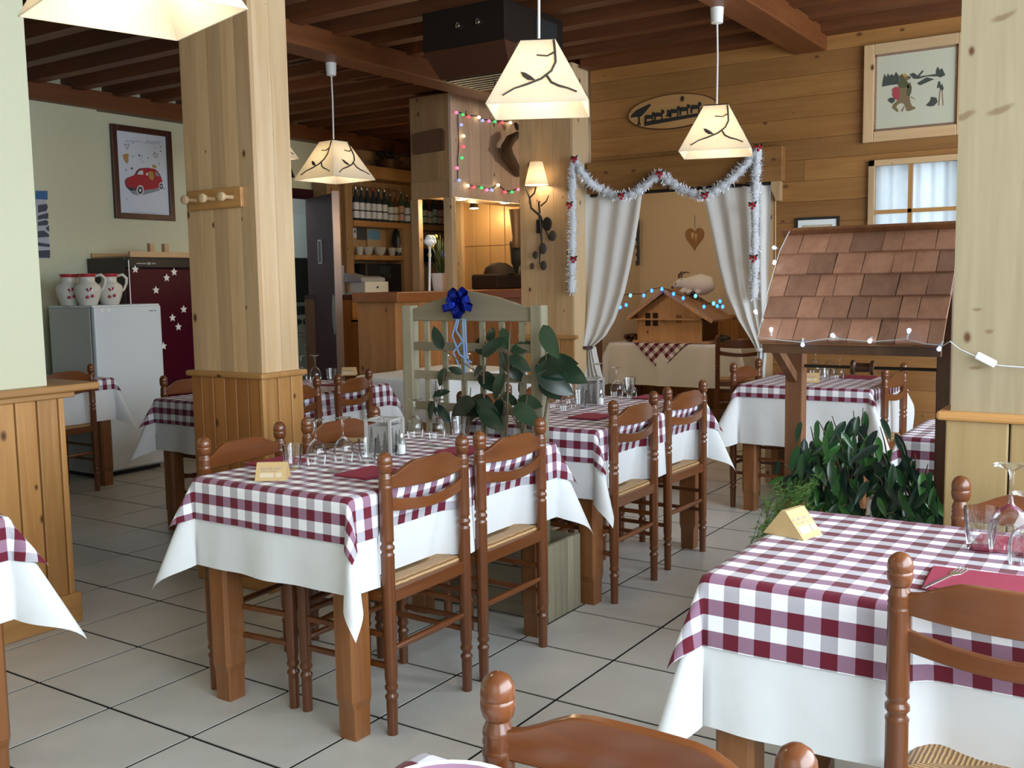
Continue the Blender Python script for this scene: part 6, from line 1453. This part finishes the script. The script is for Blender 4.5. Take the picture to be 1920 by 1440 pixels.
p = PY(889, 388, 5.75); obj('track_spot', MB().lathe([(.025,.0),(.05,-.07)], 14, (p.x, 5.75, p.z+.06)), M_metal, cn, smooth=40); obj('track_spot_lamp', MB().lathe([(.042,-.012),(.042,0)], 14, (p.x, 5.75, p.z-.005)), M_spot, cn); obj('track_arm', MB().box(p.x-.01, p.x+.01, 5.74, 5.76, p.z+.05, zc_b+.03), M_metal, cn); point('bar_track_spot', (p.x, 5.72, p.z-.08), 7, (1.0,.74,.40), .03)
for (a, b_) in ((776, 790), (837, 852)):
    yy = ycn+.03 if a > 800 else ycn+.03; xx0, xx1 = PY(a, 460, yy).x, PY(b_, 460, yy).x
    obj('post', MB().box(xx0, xx1, yy-.03, yy+.03, CT-.0, zc_b), M_bar if a < 800 else M_pale_z, cn, bev=.004)
pa, pb = PY(776, 290, ycn-.02), PY(831, 240, ycn-.02)
o = obj('carved_plaque', MB().prism([(pa.x, pa.z), (pb.x, pa.z+.01), (pb.x+.005, pb.z-.03), (pb.x-.02, pb.z), (pa.x+.02, pb.z-.02), (pa.x-.005, pb.z-.035)], (0, ycn-.03, 0), (1,0,0), (0,0,1), (0,1,0), .028), plain('carved_dark_wood', (.11,.05,.022), .7, bump=1.0, bscale=30)); tag(o, 'dark carved wooden plaque on the side of the bar canopy', 'plaque')
cl_ = thing('string_lights', 'string of small coloured bulbs framing the bar canopy front', 'string lights', (0,0,0))
E_ = {'r': emis('red_bulb', (1.0,.10,.14), 1.6), 'g': emis('green_bulb', (.08,.75,.22), 1.1), 'w': emis('warm_bulb', (1.0,.80,.45), 5), 'b': emis('pale_blue_bulb', (.35,.42,.9), 1.3), 'p': emis('pink_bulb', (1.0,.2,.4), 1.6)}
lst = [(856,211,'p'),(868,215,'g'),(879,219,'r'),(898,220,'w'),(905,226,'b'),(917,227,'p'),(928,228,'g'),(942,230,'r'),(957,230,'w'),(865,234,'b'),(869,255,'w'),(869,275,'r'),(866,296,'g'),(857,315,'p'),(877,348,'w'),(889,351,'r'),(903,352,'g'),(913,356,'p'),(922,356,'b'),(934,347,'w'),(947,360,'r'),(960,360,'g'),(972,355,'p'),(861,338,'b')]
for a, b_, c in lst: obj('bulb', MB().ball(PX(a, b_, XF+.03), .014, 8, (1,1.25,.95)), E_[c], cl_, smooth=180)
obj('wire', MB().tube([PX(a, b_-2, XF+.012) for a, b_, c in lst[:9]], .004, 5).tube([PX(a-4, b_, XF+.012) for a, b_, c in ((862,212,0),(863,234,0),(864,255,0),(864,275,0),(862,300,0),(862,338,0))], .004, 5).tube([PX(a, b_-2, XF+.012) for a, b_, c in lst[14:23]], .004, 5), M_iron, cl_)
an = obj('antler', MB().tube([PX(a, b_, XF+d) for a, b_, d in ((972,325,.02),(960,305,.05),(951,290,.07),(950,275,.10),(957,262,.12),(972,252,.14))], [.04,.05,.055,.05,.045,.03], 9).tube([PX(a, b_, XF+d) for a, b_, d in ((962,308,.05),(946,292,.06),(936,278,.08))], [.035,.022,.008], 8).tube([PX(a, b_, XF+.1) for a, b_ in ((972,240),(966,232))], [.03,.015], 7), plain('antler_brown', (.13,.085,.05), .6), smooth=180); tag(an, 'curved brown antler mounted on the bar canopy by the pilaster', 'antler')
# copper wall panels at the back of the bar
M_cop = plain('copper_sheet', (.56,.33,.14), .42, .3, var=.25, bscale=10)
cw_ = thing('copper_panels', 'warm copper sheet panels on the wall behind the bar', 'panelling', (0,0,0)); yw2 = 6.05
xs0 = PY(866, 460, yw2).x; xs1 = -3.16; zs0, zs1 = 1.0, 2.80; zm = PY(900, 462, yw2).z
for k in range(5):
    a, b_ = xs0+(xs1-xs0)*k/5, xs0+(xs1-xs0)*(k+1)/5
    for c, d in ((zs0, zm), (zm, zs1)): obj('panel', MB().box(a+.004, b_-.004, yw2-.012, yw2, c+.004, d-.004), M_cop, cw_, bev=.003)
obj('backing', MB().box(xs0-.05, xs1, yw2, yw2+.04, 0, 2.86), M_bar, cw_); obj('side_post', MB().box(xs0-.06, xs0+.04, yw2-.06, yw2, 0, 2.86), M_pale_z, cw_)
# bar counter
bk = thing('bar_counter', 'pine bar counter with orange brown front and worktop', 'counter', (0,0,0))
yb0 = PX(741, 552, XF).y; ct0 = PX(745, 567, XF).z; xe = PY(735, 552, yb0).x
M_ctop = wood('orange_counter', (.34,.12,.035), (.24,.075,.02), 'y', .3, .1, coat=.3); M_cfr = wood('counter_front', (.40,.19,.065), (.28,.11,.035), 'z', .4, .4)
obj('worktop', MB().box(XF-.45, XF+.02, yb0, 6.0, ct0, CT), M_ctop, bk, bev=.006)
n = 16
for k in range(n): a, b_ = yb0+.05+(6.0-yb0-.05)*k/n, yb0+.05+(6.0-yb0-.05)*(k+1)/n; obj('front_board', MB().box(XF-.06, XF-.035, a+.001, b_-.001, 0, ct0), M_cfr, bk, bev=.003)
obj('end_panel', MB().box(XF-.42, XF-.035, yb0+.03, yb0+.05, 0, ct0), M_cfr, bk); obj('core', MB().box(XF-.42, XF-.06, yb0+.05, 6.0, 0, ct0), M_dark_z, bk)
# things on the bar
fb = thing('flower_bucket', 'white bucket with leafy stems and yellow flowers on the bar', 'flower pot', PX(829, 550, XF-.25)); fb.location.z = CT; M_fl = plain('yellow_petal', (.60,.48,.10), .6); M_lf = plain('bar_leaf', (.05,.09,.02), .5)
obj('bucket', MB().lathe([(.075,0),(.095,.15),(.09,.15),(.07,.01)], 20, caps=False), M_white, fb, smooth=40); rn = random.Random(6); lm = MB(); fm_ = MB()
for k in range(46):
    a = rn.uniform(0, 6.28); r_ = rn.uniform(.02,.13); z = rn.uniform(.18,.50); lm.tube([(0,0,.1),(r_*.5*math.cos(a), r_*.5*math.sin(a), z*.7),(r_*math.cos(a), r_*math.sin(a), z)], [.004,.008,.001], 4, flat=.4)
for k in range(7): a = rn.uniform(0, 6.28); fm_.ball((.1*math.cos(a), .1*math.sin(a), rn.uniform(.28,.5)), .018, 6)
obj('stems', lm, M_lf, fb, smooth=180); obj('flowers', fm_, M_fl, fb, smooth=180)
ws = thing('white_lamp_ornament', 'white cloud shaped ornament on a stick behind the bar', 'ornament', PX(805, 545, XF-.2)); ws.location.z = CT; m = MB(); c = PX(806, 455, XF-.2)-ws.location
for dx, dz, r_ in ((0,0,.035),(-.035,.01,.03),(.04,.01,.03),(-.015,.035,.03),(.03,.035,.03)): m.ball(c+Vector((0, dx, dz)), r_, 8)
obj('cloud', m, M_white, ws, smooth=180); obj('stick', MB().tube([(0,0,0), tuple(c)], .010, 8), M_whitepl, ws, smooth=60)
rd = thing('bar_radio', 'black radio with blue display behind the bar post', 'radio', PX(822, 476, XS+.05)); obj('case', MB().box(-.1, .04, -.16, .20, -.09, .06), M_black, rd, bev=.008); obj('display', MB().box(.04, .043, -.02, .09, -.03, .03), emis('blue_display', (.08,.10,.65), 1.4), rd); rd.location.z = sp_(800, 462)[1]-.09-.0
es = thing('espresso_machine', 'shiny espresso machine on the bar beside the pilaster', 'coffee machine', PX(950, 548, XF-.25)); es.location.z = CT
obj('body', MB().box(-.16, .14, -.35, .28, .0, .14), M_ac1, es, bev=.02); obj('dome', MB().lathe([(.15,.14),(.13,.2),(.07,.24),(.001,.25)], 18, (0,-.12,0)), M_ac1, es, smooth=60); obj('grinder', MB().lathe([(.06,0),(.06,.22),(.075,.24),(.09,.44),(.08,.46)], 16, (0,.22,.0)), M_black, es, smooth=40); obj('steam_flask', MB().lathe([(.05,0),(.055,.05),(.05,.2),(.02,.24)], 14, (.12,.12,0)), M_metal, es, smooth=50)
vz = obj('gold_vase', MB().lathe([(.05,0),(.055,.02),(.045,.1),(.075,.35),(.08,.36),(.06,.3)], 16, tuple(PX(970, 465, XF-.2)), caps=False), plain('dark_gold_vase', (.06,.03,.012), .5, .2), smooth=50); tag(vz, 'dark tapered wall vase behind the bar by the pilaster', 'vase')
gs = thing('dried_arrangement', 'dark basket of dried flowers on top of the back shelves', 'basket', PX(728, 325, XS-.1)); m = MB(); rn = random.Random(8); gs.location.z = z_top+.2
obj('basket', MB().lathe([(.10,0),(.14,.10),(.13,.10),(.09,.01)], 16, caps=False), M_dark_z, gs, smooth=40)
for k in range(40): a = rn.uniform(0,6.28); r_ = rn.uniform(.03,.22); m.tube([(0,0,.05),(r_*math.cos(a), r_*math.sin(a), rn.uniform(.08,.20))], [.004,.012], 4)
obj('stalks', m, M_vine, gs)
